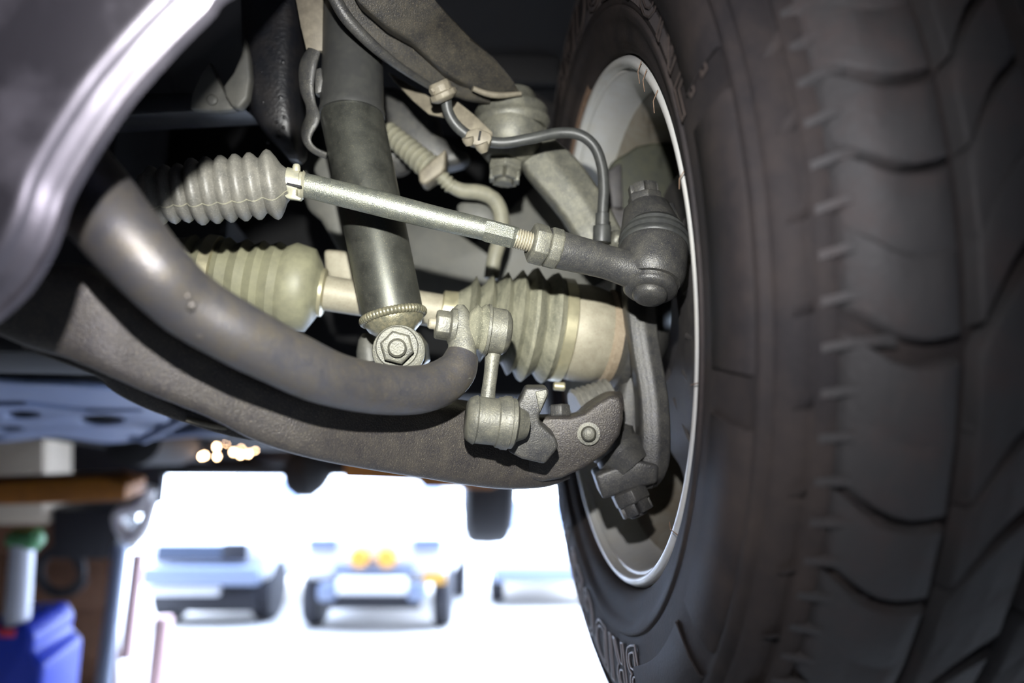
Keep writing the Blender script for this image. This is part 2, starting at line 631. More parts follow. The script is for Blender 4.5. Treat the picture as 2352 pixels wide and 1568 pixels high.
def side_bar(name, k, n, prs, wd, m):
    tt = (2 * PI * k / n + PI) % (2 * PI) - PI
    if abs(tt) > rad(92):
        return
    vs, fs = [], []
    for (r, a, off, h) in prs:
        for s in (-1, 1):
            vs.append(W(a + .003, tt + off + s * wd, r))
            vs.append(W(a - h, tt + off + s * wd * .6, r))
    for i in range(len(prs) - 1):
        b = i * 4
        fs += [(b, b + 1, b + 5, b + 4), (b + 1, b + 3, b + 7, b + 5), (b + 3, b + 2, b + 6, b + 7)]
    e = len(vs) - 4
    fs += [(0, 2, 3, 1), (e, e + 1, e + 3, e + 2)]
    build(name, Geo().add(vs, fs), m, wheel, 50)


for k in range(52):
    side_bar('shoulder_lug', k, 52, ((0.3570, -0.002, 0.0, .002), (0.3610, 0.002, 0.012, .003), (0.3650, 0.006, 0.026, .002)), .006, M['side'])
for k in range(112):
    side_bar('buttress_ridge', k, 112, ((0.3680, 0.008, 0.0, .003), (0.3735, 0.018, 0.006, .0045), (0.3790, 0.030, 0.010, .003)), .009, M['tyre'])
# broad raised panels under the shoulder
for k in range(12):
    t0 = 2 * PI * k / 12 + 0.20
    pr = [(0.3, -0.0150), (0.303, -0.0190), (0.325, -0.0172), (0.337, -0.0142), (0.3390, -0.010)]
    mid = (t0 + .22 + PI) % (2 * PI) - PI
    if -rad(82) < mid < rad(80):
        g = ringlathe(pr, 14, t0, t0 + 0.44)
        build('sidewall_panel', g, M['side'], wheel, 60, solid=0.001)
# fine scuff rib ring
g = Geo()
for k in range(170):
    t = rad(20) + k * rad(0.62)
    a, b = W(-0.0158, t, 0.286), W(-0.0165, t + 0.012, 0.2965)
    g2 = sweep([a, b], 0.00055, 5)
    g.add(g2.v, g2.f)
o = build('fine_rib_ring', g, M['side'], wheel)
o['kind'] = 'stuff'


def wrap_text(txt, size, r0, t_start, name, squeeze=1.0, bev=0.0008, m='letters'):
    cu = bpy.data.curves.new('t', 'FONT')
    cu.body = txt
    cu.size = size
    cu.space_character = 1.12
    cu.fill_mode = 'NONE'
    cu.bevel_depth = bev
    cu.bevel_resolution = 1
    cu.resolution_u = 3
    cu.offset = 0.0
    ob = bpy.data.objects.new('t', cu)
    C.objects.link(ob)
    dg = bpy.context.evaluated_depsgraph_get()
    me = bpy.data.meshes.new_from_object(ob.evaluated_get(dg))
    g = Geo()
    vs = []
    for v in me.vertices:
        t = t_start - v.co.x * squeeze / (r0 + .018)
        r = r0 + v.co.y
        base = -0.0172 + max(0, (r - .318)) * 0.12
        vs.append(W(base - v.co.z * .9, t, r))
    g.add(vs, [tuple(p.vertices) for p in me.polygons])
    bpy.data.objects.remove(ob)
    bpy.data.meshes.remove(me)
    o = build(name, g, M[m], wheel, 60)
    return o


wrap_text('BRIDGESTONE', 0.058, 0.2870, rad(-76), 'raised_lettering', 1.2)
wrap_text('BRIDGESTONE', 0.058, 0.2870, rad(-76 - 180), 'raised_lettering', 1.2, .0007, 'letters_dim')

# rim
lip = [(0.2445, 0.010), (0.2430, 0.002), (0.2405, -0.0025), (0.2370, -0.0030), (0.2345, -0.0010), (0.2335, 0.003),
       (0.2325, 0.0045), (0.2300, 0.0050), (0.2270, 0.010), (0.2230, 0.022), (0.2205, 0.034), (0.2195, 0.042)]
build('rim_lip', ringlathe(catmull(lip, 3), 200), M['rim'], wheel, 40)
barrel = [(0.2195, 0.042), (0.2120, 0.046), (0.2060, 0.054), (0.2040, 0.075), (0.2040, 0.15), (0.2080, 0.19), (0.222, 0.215), (0.238, 0.235)]
build('rim_barrel', ringlathe(catmull(barrel, 2), 160), M['barrel'], wheel, 40)
build('bead_dirt', ringlathe([(0.2445, 0.003), (0.2440, -0.0030), (0.2468, -0.0048), (0.2500, -0.0050)], 160, rad(85), rad(190)), M['crust'], wheel, 60)
build('spoke_disc', ringlathe([(0.205, 0.15), (0.19, 0.155), (0.16, 0.165), (0.09, 0.16), (0.06, 0.15)], 96), M['barrel'], wheel, 40)
for k in range(6):
    t = 2 * PI * k / 6 + .3
    vs = []
    for r, wd in ((0.06, .22), (0.12, .2), (0.203, .2)):
        for s in (-1, 1):
            vs += [W(0.158, t + s * wd * .06 / r, r), W(0.134 - (r - .06) * .05, t + s * wd * .045 / r, r)]
    fs = []
    for i in range(2):
        b = i * 4
        fs += [(b, b + 1, b + 5, b + 4), (b + 1, b + 3, b + 7, b + 5), (b + 3, b + 2, b + 6, b + 7)]
    fs += [(0, 2, 3, 1), (8, 9, 11, 10)]
    build('wheel_spoke', Geo().add(vs, fs), M['barrel'], wheel, 40, 0.001)
g = Geo()
for t, r in ((145, .2440), (148, .2445), (40, .236), (36, .235), (28, .234), (-24, .240), (-52, .238), (8, .2405)):
    a = W(-0.004, rad(t), r - .006)
    g2 = sweep([a, W(-0.006, rad(t + .6), r + .002), W(-0.0035, rad(t + 1.3), r + .009)], 0.0004, 5)
    g.add(g2.v, g2.f)
o = build('bead_flash', g, M['crust'], wheel)
o['kind'] = 'stuff'

# ------------------------------------------------------------------ brake behind the knuckle
brake = thing('brake_shield', 'grey dusty brake backing plate inside the silver rim', 'shield', W(0.03, 0, 0.0))
shp = ringlathe(catmull([(0.060, 0.050), (0.10, 0.048), (0.125, 0.054), (0.140, 0.062), (0.158, 0.066), (0.170, 0.070), (0.176, 0.062), (0.179, 0.068), (0.180, 0.08)], 3), 120, rad(-95), rad(36))
build('backing_plate', shp, M['shield'], brake, 40, solid=0.002)
build('brake_disc', ringlathe([(0.004, 0.086), (0.09, 0.086), (0.10, 0.080), (0.150, 0.080), (0.152, 0.086), (0.152, 0.100), (0.10, 0.100)], 96), M['shield'], brake, 30)
for k, t in enumerate((-70, -45, -22, 4)):
    c = sweep([W(0.048, rad(t), 0.085), W(0.053, rad(t), 0.125), W(0.065, rad(t), 0.160)], [0.003, 0.004, 0.002], 10, True, None, None, .5)
    build('pressed_rib', c, M['shield'], brake, 60)
cal = thing('brake_caliper', 'black brake caliper behind the vertical hose inside the rim', 'brake', P(1465, 500, 0.74))
build('caliper_body', prism([(1392, 395), (1408, 368), (1440, 350), (1462, 335), (1500, 326), (1545, 330), (1560, 440), (1562, 560), (1480, 560), (1420, 520), (1398, 480)], 0.735, 0.07), M['caliper'], cal, 40, 0.004, 3)
build('caliper_bracket', prism([(1400, 470), (1425, 480), (1462, 468), (1475, 560), (1425, 575), (1402, 540)], 0.70, 0.03), M['shield'], cal, 40, 0.003)
build('caliper_edge', prism([(1396, 390), (1428, 372), (1432, 478), (1400, 478)], 0.725, 0.02), M['shield'], cal, 40, 0.003)

# ------------------------------------------------------------------ steering knuckle
kn = thing('steering_knuckle', 'grey cast steering knuckle curving down inside the wheel', 'knuckle', P(1480, 1100, 0.62))
g = loft([(1425, 560, 1400, 720, .66, .012), (1445, 590, 1440, 830, .65, .018), (1470, 600, 1470, 890, .645, .02), (1510, 620, 1500, 860, .65, .02), (1540, 640, 1530, 800, .66, .012)], 32, 3.0)
build('hub_body', g, M['forge_dark'], kn, 40)


def vloft(secs, seg=36, e=3.0, sub=5, ridge=0.0):
    """sections (px_left,py_left,px_right,py_right,Z,half depth) with an optional raised spine"""
    c = catmull(secs, sub)
    g = Geo()
    vs, fs = [], []
    for s in c:
        a, b = P(s[0], s[1], s[4]), P(s[2], s[3], s[4])
        m, u = (a + b) / 2, (b - a) / 2
        for k in range(seg):
            t = 2 * PI * k / seg
            ct, st = math.cos(t), math.sin(t)
            x = math.copysign(abs(ct) ** (2 / e), ct)
            y = math.copysign(abs(st) ** (2 / e), st)
            rg = ridge * math.exp(-((x - .05) / .22) ** 2) + ridge * .8 * math.exp(-((abs(x) - .9) / .15) ** 2)
            vs.append(m + u * x + AF * (y * s[5] - (rg if y < 0 else 0)))
    n = len(c)
    for i in range(n - 1):
        for k in range(seg):
            k2 = (k + 1) % seg
            fs.append((i * seg + k, i * seg + k2, (i + 1) * seg + k2, (i + 1) * seg + k))
    fs.append(tuple(range(seg - 1, -1, -1)))
    fs.append(tuple((n - 1) * seg + k for k in range(seg)))
    return g.add(vs, fs)


build('lower_limb', vloft([(1430, 640, 1500, 640, .625, .016), (1430, 700, 1502, 700, .62, .017), (1436, 760, 1506, 760, .615, .018), (1446, 830, 1515, 820, .61, .018),
                           (1458, 900, 1528, 895, .605, .018), (1462, 980, 1534, 970, .60, .019), (1462, 1050, 1533, 1045, .598, .019), (1464, 1095, 1522, 1085, .597, .017), (1478, 1118, 1505, 1112, .597, .010)],
                          48, 3.4, 5, .0022), M['forge_dark'], kn, 50)
build('upper_limb', vloft([(1205, 300, 1255, 300, .675, .012), (1182, 345, 1276, 325, .67, .016), (1205, 400, 1325, 370, .665, .017), (1250, 455, 1362, 420, .66, .018), (1290, 505, 1395, 470, .655, .018),
                           (1325, 560, 1420, 520, .65, .018), (1375, 620, 1450, 570, .65, .018)], 48, 2.8, 5, .0026), M['forge'], kn, 50)
build('upper_eye', lathe_px((1178, 285, .665), (1160, 372, .66), [(0, 60), (.1, 78), (.55, 80), (.8, 66), (1, 46)]), M['forge'], kn)
castle_nut(P(1163, 366, .66), P(1158, 420, .655) - P(1163, 366, .66), 0.0175, 0.023, M['forge'], kn)
build('hub_seal_ring', lathe_px((1404, 775, .655), (1432, 779, .657), [(0, 112), (.2, 122), (.8, 126), (1, 118)], 56), M['forge_dark'], kn)
build('lower_lug', vloft([(1425, 870, 1470, 860, .635, .012), (1400, 950, 1475, 930, .63, .016), (1385, 1020, 1480, 1010, .62, .018), (1380, 1060, 1480, 1060, .61, .016)], 32, 3.0, 4, 0), M['forge_dark'], kn, 50)
# tie rod boss on the knuckle with its nut
build('steering_arm_boss', lathe_px((1482, 470, .57), (1496, 542, .56), [(0, 40), (.12, 52), (.7, 66), (1, 76)]), M['forge_dark'], kn)
build('steering_arm', vloft([(1490, 480, 1545, 470, .575, .012), (1500, 540, 1570, 540, .60, .016), (1490, 620, 1560, 620, .64, .016)], 28, 3), M['forge_dark'], kn, 50)

# lower ball joint
bj = thing('lower_ball_joint', 'dark ball joint block and castle nut under the knuckle', 'joint', P(1440, 1150, .58))
build('joint_block', prism([(1366, 1092), (1405, 1077), (1470, 1058), (1515, 1068), (1512, 1110), (1478, 1118), (1385, 1148)], .575, .035), M['forge_dark'], bj, 30, .003, 3)
build('joint_boot', lathe_px((1378, 985, .60), (1452, 1072, .59), [(0, 44), (.14, 60), (.25, 52), (.38, 62), (.5, 56), (.64, 62), (.8, 56), (1, 50)]), M['forge_dark'], bj)
castle_nut(P(1440, 1122, .585), P(1472, 1190, .58) - P(1440, 1122, .585), 0.0165, 0.022, M['forge_dark'], bj)

# ------------------------------------------------------------------ drive shaft
ds = thing('drive_shaft', 'tan dusty front drive shaft with a pleated boot at each end', 'drive shaft', P(900, 700, .63))
A0, A1 = (400, 618, .60), (1420, 778, .662)
DL = (P(*A1) - P(*A0)).length


def on(px):
    t = (px - A0[0]) / (A1[0] - A0[0])
    return (px, A0[1] + (A1[1] - A0[1]) * t, A0[2] + (A1[2] - A0[2]) * t)


def seg_px(x0, x1, prof, n=56):
    return lathe_px(on(x0), on(x1), [((p - x0) / (x1 - x0), r) for p, r in prof], n)


build('shaft_bar', seg_px(700, 1090, [(700, 41), (1090, 38)]), M['can'], ds)
bt = build('inner_boot', seg_px(400, 745, [(400, 72), (420, 76), (436, 86), (450, 76), (470, 90), (490, 78), (512, 92), (532, 80), (553, 94), (572, 84), (592, 97), (606, 88), (628, 100), (645, 92), (668, 104), (692, 100), (712, 96), (728, 70), (738, 52), (745, 48)]), M['boot2'], ds, 50)
build('boot_clamp', seg_px(712, 748, [(712, 50), (714, 56), (744, 56), (748, 50)]), M['clamp'], ds)
build('boot_clamp', seg_px(470, 500, [(470, 84), (473, 92), (497, 92), (500, 84)]), M['clamp'], ds)
ob = build('outer_boot', seg_px(1035, 1290, [(1035, 40), (1048, 52), (1070, 70), (1080, 92), (1092, 68), (1103, 80), (1114, 102), (1126, 80), (1138, 94), (1148, 112), (1160, 94), (1168, 104), (1180, 122),
                                           (1192, 108), (1205, 128), (1212, 132), (1219, 124), (1236, 106), (1252, 124), (1260, 128), (1268, 120), (1282, 112), (1290, 108)], 64), M['boot'], ds, 24)
build('small_clamp', seg_px(1012, 1050, [(1012, 42), (1015, 48), (1047, 50), (1050, 44)]), M['clamp'], ds)
cb = build('wide_clamp', seg_px(1272, 1302, [(1272, 110), (1275, 119), (1298, 119), (1302, 110)], 64), M['clamp'], ds)
c0 = on(1283)
build('clamp_ear', lathe_px((1271, 886, .612), (1298, 888, .612), [(0, 7), (.1, 10), (.9, 10), (1, 7)], 16), M['clamp'], cb)
build('joint_can', seg_px(1292, 1420, [(1292, 104), (1305, 110), (1330, 112), (1360, 110), (1380, 104), (1392, 98), (1398, 96)], 64), M['can'], ds, 30)
build('joint_flange', seg_px(1376, 1418, [(1376, 99), (1388, 110), (1412, 108), (1418, 100)], 64), M['can_rust'], ds, 30)

# ------------------------------------------------------------------ shock absorber
sh = thing('shock_absorber', 'tall black shock absorber leaning behind the tie rod', 'shock absorber', P(915, 840, .56))
build('shock_body', lathe_px((806, 255, .585), (905, 735, .555), [(0, 60), (.008, 69), (.03, 71), (.93, 70.5), (.975, 70), (.985, 66), (1, 60)], 72), M['shock'], sh)
build('dust_sleeve', lathe_px((812, -80, .610), (809, 268, .583), [(0, 68), (.6, 68), (.95, 72), (.975, 75), (1, 74)], 72), M['shock2'], sh)
# weld ring of overlapping beads
a, b = P(806, 255, .585), P(905, 735, .555)
dax = (b - a).normalized()
u, v = frame_from(dax)
g = Geo()
cw = a + dax * ((b - a).length * .985)
for k in range(54):
    t = 2 * PI * k / 54
    r = 0.0242
    c = cw + (u * math.cos(t) + v * math.sin(t)) * r
    tang = (-u * math.sin(t) + v * math.cos(t))
    g2 = lathe(c - tang * .0022, c + tang * .0022, [(0, .0018), (.001, .0034), (.0028, .0038), (.0044, .0026)], 10)
    g.add(g2.v, g2.f)
o = build('weld_bead', g, M['weld'], sh, 60)
build('end_cap', lathe(cw, cw + dax, [(-.003, .0243), (.003, .0243), (.009, .0215), (.013, .0165), (.017, .013), (.024, .0125)], 48), M['weld'], sh)
eye = build('lower_eye', lathe(P(916, 806, .527), P(916, 806, .60), [(0, .017), (.001, .0200), (.004, .0205), (.05, .0205), (.052, .0195)], 56), M['forge'], sh)
ec = P(912, 797, .527)
eax = (CAM - ec + AU * -.02).normalized()
build('eye_washer', lathe(ec - eax * .002, ec + eax * .003, [(0, .0165), (.003, .0165), (.004, .0155)], 40), M['forge'], eye)
build('eye_nut', hexnut(ec + eax * .001, eax, .0132, .009, rot=.3), M['forge'], eye, 30, .0005)
build('eye_bolt', lathe(ec, ec + eax, [(0, .0072), (.0135, .0072), (.0155, .0055)], 28), M['forge'], eye)
build('eye_bracket', prism([(872, 772), (895, 758), (950, 762), (972, 790), (978, 830), (960, 850), (862, 850), (858, 800)], .545, .035), M['forge'], eye, 30, .002)

# ------------------------------------------------------------------ tie rod
tr = thing('tie_rod', 'pale dusty steel tie rod crossing in front of the shock', 'tie rod', P(1000, 520, .50))
build('inner_rod', tube([(668, 418, .492, 25), (720, 430, .494, 28), (850, 462, .498, 29), (1000, 500, .504, 27), (1110, 526, .508, 25.5), (1186, 546, .512, 24)], 40, 6), M['tie'], tr)
fl = Geo()
for s in (0,):
    fl = lathe_px((1112, 528, .507), (1182, 546, .5105), [(0, 26.5), (.12, 28), (.9, 27.4), (1, 24)], 6)
build('wrench_flats', fl, M['tie'], tr, 20)
tp = []
for k in range(11):
    tp += [(k / 11, 19.0), ((k + .35) / 11, 23.5), ((k + .6) / 11, 23.5)]
tp.append((1, 19.5))
build('threaded_section', lathe_px((1176, 544, .511), (1240, 562, .514), tp, 32), M['can'], tr, 20)
na = P(1218, 556, .513)
nb = P(1262, 568, .517)
build('lock_nut', hexnut(na, nb - na, .0158, .0135, rot=.25), M['forge'], tr, 25, .0006)
build('rod_end_sleeve', tube([(1254, 566, .516, 43), (1266, 569, .517, 45), (1300, 578, .519, 43), (1350, 590, .523, 41), (1400, 604, .527, 39), (1450, 618, .53, 44), (1480, 622, .533, 50)], 36, 5), M['forge_dark'], tr)
for dy in (-1, 1):
    pass
build('sleeve_collar', lathe_px((1256, 566, .516), (1285, 574, .518), [(0, 44), (.1, 48), (.85, 48), (1, 44)], 10), M['forge'], tr, 25, .0006)
hb = build('ball_housing', lathe_px((1503, 562, .546), (1491, 690, .524), [(0, 66), (.05, 76), (.12, 78), (.50, 77), (.62, 74), (.70, 66), (.705, 58), (.76, 56), (.77, 62), (.82, 62), (.86, 56), (.87, 44), (.875, 40), (.93, 40), (.98, 34), (1, 20)], 56), M['forge_dark'], tr, 50)
build('housing_boot', lathe_px((1505, 524, .556), (1502, 580, .544), [(0, 50), (.06, 64), (.2, 70), (.26, 64), (.32, 70), (.42, 78), (.52, 79), (.58, 72), (.64, 77), (.8, 82), (.9, 81), (.94, 75), (1, 75)], 56), M['rubber'], tr, 60)
castle_nut(P(1483, 476, .568), P(1476, 424, .572) - P(1483, 476, .568), 0.0145, 0.019, M['forge_dark'], tr)
# bellows of the steering rack
bp = []
x0, x1 = 675, 330
prof = [(675, 30), (664, 33), (652, 44), (642, 62), (632, 76), (624, 80), (616, 76), (608, 68), (602, 62)]
for x_ in (598, 565, 532, 499, 466):
    prof += [(x_, 64), (x_ - 6, 71), (x_ - 13, 76), (x_ - 20, 76), (x_ - 27, 70)]
for x_ in (432, 402, 372):
    prof += [(x_, 56), (x_ - 6, 64), (x_ - 14, 68), (x_ - 22, 64)]
prof += [(344, 56), (330, 50)]
rb = thing('steering_rack_boot', 'grey pleated rubber bellows at the inner end of the tie rod', 'rubber boot', P(560, 515, .49))
build('bellows', lathe_px((675, 420, .4915), (330, 452, .470), [((x0 - p) / (x0 - x1), r) for p, r in prof], 64), M['rackboot'], rb, 60)
A_, B_ = P(675, 420, .4915), P(330, 452, .470)
dd = (B_ - A_).normalized()
sd = (CAM - A_ - dd * (CAM - A_).dot(dd)).normalized()
sd = Matrix.Rotation(rad(-24), 3, dd) @ sd
if sd.dot(AU) > 0:
    sd = Matrix.Rotation(rad(48), 3, dd) @ sd
sm_ = []
for p_, r_ in prof[:-1]:
    t_ = (x0 - p_) / (x0 - x1)
    Z_ = .4915 + (.470 - .4915) * t_
    sm_.append(A_ + dd * (t_ * (B_ - A_).length) + sd * (r_ * Z_ / F_PX))
build('mould_seam', sweep(sm_, .00035, 6), M['bright'], rb)
bc = build('boot_clamp', lathe_px((655, 421, .490), (700, 427, .493), [(0, 32), (.06, 37), (.7, 35), (.72, 31), (.85, 31), (.88, 35), (1, 30)], 40), M['bright'], rb)
build('clamp_tab', lathe_px((681, 394, .487), (681, 376, .487), [(0, 9), (.6, 9), (.9, 7), (1, 3)], 16), M['bright'], bc)
build('clamp_tongue', prism([(654, 417), (690, 425), (690, 431), (655, 424)], .4795, .004), M['void'], bc)
build('clamp_buckle', prism([(662, 430), (680, 433), (679, 448), (692, 455), (688, 460), (658, 455), (652, 448), (662, 444)], .480, .005), M['bright'], bc, 30, .0008)

# ------------------------------------------------------------------ sway bar
sb = thing('sway_bar', 'thick black bent sway bar sweeping down from the left', 'sway bar', P(860, 940, .42))
bar = [(70, 310, .40, 97), (130, 362, .372, 96), (195, 432, .346, 94), (269, 524, .332, 90), (355, 622, .334, 82), (437, 699, .348, 77), (540, 762, .362, 73), (640, 815, .380, 69.5), (735, 860, .400, 65),
       (800, 880, .417, 61), (852, 890, .432, 59), (915, 896, .448, 57), (970, 893, .462, 55), (1015, 878, .474, 53), (1048, 850, .482, 47), (1062, 815, .488, 38)]
build('bar_body', tube(bar, 48, 8, bumps=.02), M['bar'], sb)
fp = build('flattened_end', vloft([(1018, 868, 1088, 868, .482, .014), (1024, 830, 1094, 822, .486, .010), (1030, 790, 1092, 780, .490, .009), (1030, 750, 1086, 745, .494, .0085), (1036, 716, 1078, 716, .497, .008), (1050, 700, 1066, 700, .499, .006)], 32, 2.6, 5, 0), M['forge'], sb, 50)
g = Geo()
for (x, y, z, r) in ((440, 702, .3325, 12), (458, 768, .3420, 12), (432, 680, .3315, 9)):
    g2 = lathe(P(x, y, z) + AF * .0, P(x, y, z) - AF * .003, [(0, r * z / F_PX * .9), (.0012, r * z / F_PX), (.0022, r * z / F_PX * .6)], 14)
    g.add(g2.v, g2.f)
build('paint_blister', g, M['bar'], sb, 60)

# sway bar link
ln = thing('sway_bar_link', 'dusty vertical drop link with a round joint at top and bottom', 'link', P(1125, 1010, .49))
build('link_stud', lathe_px((984, 742, .488), (1100, 757, .50), [(0, 10), (.03, 13), (.12, 13), (.13, 16), (1, 18)], 24), M['can'], ln)
sn = build('stud_nut', hexnut(P(1000, 744, .489), P(1050, 751, .492) - P(1000, 744, .489), .0108, .0115, rot=.2), M['forge'], ln, 25, .0004)
build('nut_flange', lathe_px((1030, 748, .491), (1045, 750, .492), [(0, 34), (.3, 42), (1, 42)], 32), M['forge'], sn)
build('upper_boot', lathe_px((1072, 752, .497), (1120, 757, .50), [(0, 30), (.15, 42), (.4, 56), (.6, 50), (.8, 58), (1, 54)], 40), M['boot'], ln)
build('upper_joint', lathe_px((1112, 757, .50), (1172, 765, .503), [(0, 52), (.06, 60), (.16, 60), (.2, 54), (.75, 53), (.9, 46), (1, 34)], 48), M['forge'], ln)
build('link_rod', tube([(1142, 790, .502, 26), (1132, 815, .501, 18), (1127, 860, .498, 16), (1121, 905, .495, 17), (1120, 930, .494, 22)], 24, 5), M['forge'], ln)
build('lower_joint', lathe_px((1070, 961, .484), (1152, 970, .488), [(0, 40), (.08, 50), (.2, 55), (.26, 57), (.3, 54), (.84, 54), (.88, 58), (1, 59)], 48), M['forge'], ln)
build('lower_joint_collar', lathe_px((1148, 969, .488), (1184, 973, .490), [(0, 58), (.2, 62), (.55, 62), (.6, 58), (.85, 58), (1, 50)], 48), M['forge'], ln)
build('lower_boot', lathe_px((1178, 973, .49), (1206, 976, .493), [(0, 46), (.4, 40), (1, 32)], 32), M['forge'], ln)

# ------------------------------------------------------------------ lower control arm
la = thing('lower_control_arm', 'broad black lower control arm running under the sway bar to the wheel', 'control arm', P(900, 1080, .5))
secs = [(-330, 690, -330, 742, .36, .018), (-80, 640, -80, 735, .36, .02), (20, 628, 20, 762, .362, .022), (120, 618, 110, 800, .366, .024), (205, 610, 200, 826, .370, .025), (300, 650, 300, 868, .377, .026), (400, 715, 395, 908, .390, .028),
        (520, 790, 510, 952, .406, .030), (640, 850, 625, 1008, .424, .032), (760, 885, 745, 1044, .443, .034), (880, 905, 870, 1068, .472, .035), (980, 915, 975, 1085, .496, .036), (1080, 925, 1075, 1102, .517, .036),
        (1170, 950, 1165, 1112, .533, .034), (1250, 975, 1250, 1109, .545, .030), (1300, 1000, 1305, 1092, .55, .022)]
secs = [(s[0], s[1], s[2], s[3], s[4] + s[5], s[5]) for s in secs]
build('arm_beam', loft(secs, 48, 5.0, 5), M['arm'], la, 50)
# lower flange behind the beam on the left
build('lower_flange', loft([(60, 790, 60, 800, .40, .004), (226, 840, 224, 862, .41, .005), (275, 862, 268, 900, .42, .005), (350, 895, 340, 938, .43, .005), (430, 935, 424, 968, .44, .005), (540, 965, 535, 1002, .45, .005), (640, 1000, 640, 1020, .46, .005)], 24, 4, 4), M['arm'], la, 50)
build('flange_lip', tube([(428, 962, .432, 5), (480, 975, .44, 7), (528, 984, .446, 6)], 12, 4, .6), M['tan'], la)
gp = [(1160, 1000), (1238, 958), (1275, 957), (1312, 957), (1342, 948), (1372, 925), (1400, 909), (1424, 907), (1433, 925), (1433, 962), (1425, 1000), (1394, 1042), (1345, 1075), (1290, 1100), (1245, 1108), (1170, 1090)]
fj = build('outer_gusset', prism(gp, .540, .026), M['arm'], la, 30, .004, 3)
build('gusset_return', loft([(1318, 955, 1312, 975, .552, .012), (1350, 925, 1350, 960, .57, .016), (1395, 900, 1400, 940, .585, .018), (1425, 900, 1430, 950, .59, .014)], 24, 3, 4), M['arm'], la, 50)
bc_ = P(1352, 996, .539)
axb = (CAM - bc_).normalized()
bo = build('gusset_bolt', lathe(bc_ - axb * .001, bc_ + axb, [(0, .0090), (.0022, .0090), (.0026, .0062), (.006, .0060), (.0085, .0046), (.0095, .002)], 32), M['forge'], la)
hk = build('link_bracket', prism([(1207, 890), (1258, 890), (1262, 904), (1238, 955), (1240, 972), (1277, 1005), (1283, 1027), (1252, 1066), (1198, 1054), (1166, 1037), (1176, 1000), (1182, 940), (1197, 912)], .500, .038), M['forge_dark'], la, 30, .005, 3)
build('bracket_facet', prism([(1229, 899), (1256, 894), (1259, 904), (1240, 948), (1236, 930)], .4985, .006), M['forge'], hk, 30, .001)
build('bracket_bolt', hexnut(P(1286, 958, .552), WU, .0092, .0100, rot=.1), M['forge_dark'], la, 25, .0005)
tp = []
for k in range(7):
    tp += [(k / 7, 40 - k * 1.0), (k / 7 + .07, 46 - k), ((k + .6) / 7, 45 - k), ((k + .75) / 7, 39 - k)]
sb2 = thing('ball_joint_seal', 'ribbed grey rubber seal behind the outer end of the control arm', 'rubber seal', P(1350, 950, .62))
build('ribbed_seal', lathe_px((1322, 938, .62), (1405, 905, .63), tp, 40), M['rackboot'], sb2, 20)

# ------------------------------------------------------------------ upper control arm and its ball joint
ua = thing('upper_control_arm', 'black stamped upper control arm reaching down from the top edge', 'control arm', P(1050, 220, .6))
build('arm_plate', prism([(790, -60, .520), (960, -60, .535), (1000, -2, .55), (1040, 40, .575), (1083, 85, .60), (1130, 128, .625), (1158, 158, .625), (1180, 190, .63), (1196, 212, .63), (1150, 216, .628), (1118, 212, .62), (1086, 199, .612), (1050, 182, .600), (1018, 163, .592), (980, 128, .58), (940, 90, .565), (882, 56, .548), (818, 0, .530)], .6, .018), M['ucarm'], ua, 30, .003, 3)
build('arm_web', prism([(742, -60, .538), (850, -60, .538), (900, 40, .565), (960, 95, .585), (1020, 150, .60), (1080, 205, .62), (1128, 225, .635), (1126, 236, .635), (1070, 228, .63), (990, 198, .612), (920, 158, .588), (850, 109, .566), (790, 46, .548), (764, 0, .542)], .62, .006), M['ucarm'], ua, 30, .001)
build('arm_flange', tube([(742, -60, .530, 15), (770, -2, .534, 15), (800, 46, .540, 15), (858, 106, .556, 13), (922, 156, .580, 10), (992, 200, .615, 8)], 18, 6, 1.0), M['forge_dark'], ua)
build('arm_tip_lip', tube([(1086, 203, .612, 6), (1118, 215, .618, 7), (1150, 219, .623, 7), (1196, 215, .63, 5)], 14, 5), M['tan'], ua)
ub = thing('upper_ball_joint', 'dusty grey ball joint under the tip of the upper control arm', 'joint', P(1175, 300, .665))
build('joint_cup', lathe_px((1172, 215, .67), (1176, 300, .668), [(0, 52), (.12, 58), (.3, 62), (.4, 78), (.52, 84), (.62, 80), (.72, 86), (.84, 88), (1, 80)], 56), M['forge'], ub, 60)

# ------------------------------------------------------------------ brake hose and bracket
bh = thing('brake_hose', 'thin black rubber brake hose looping over to the caliper', 'hose', P(1383, 550, .6))
build('hose_tube', tube([(1024, 225, .590, 13), (1030, 258, .592, 12.5), (1048, 288, .595, 12.5), (1078, 312, .597, 12.5), (1115, 324, .598, 12.5), (1160, 328, .598, 12.5), (1220, 318, .598, 12.5), (1285, 305, .60, 12.5), (1332, 310, .60, 12.5),
                         (1365, 336, .60, 12.5), (1382, 380, .60, 12.5), (1387, 430, .60, 12.5), (1385, 470, .60, 12.5), (1383, 505, .60, 12.5)], 24, 8), M['rubber'], bh)
build('crimp_sleeve', lathe_px((1384, 489, .60), (1382, 556, .60), [(0, 13), (.02, 16), (.42, 16.5), (.44, 20), (.5, 21), (1, 21)], 32), M['rubber'], bh)
hf = build('upper_fitting', lathe_px((1005, 188, .582), (1024, 232, .588), [(0, 22), (.2, 27), (.5, 26), (.55, 33), (.8, 33), (.9, 26), (1, 18)], 12), M['tan'], bh, 25, .0008)
build('fitting_lug', lathe_px((990, 212, .578), (1000, 206, .58), [(0, 8), (1, 11)], 6), M['tan'], hf, 25)
build('fitting_lug', lathe_px((1036, 208, .578), (1026, 214, .58), [(0, 8), (1, 11)], 6), M['tan'], hf, 25)
build('banjo_union', lathe_px((1402, 545, .61), (1430, 560, .615), [(0, 18), (.2, 24), (.9, 24), (1, 18)], 8), M['forge'], bh, 25, .001)
hbk = thing('hose_bracket', 'tan dusted metal strip clamping the brake hose', 'bracket', P(1050, 300, .61))
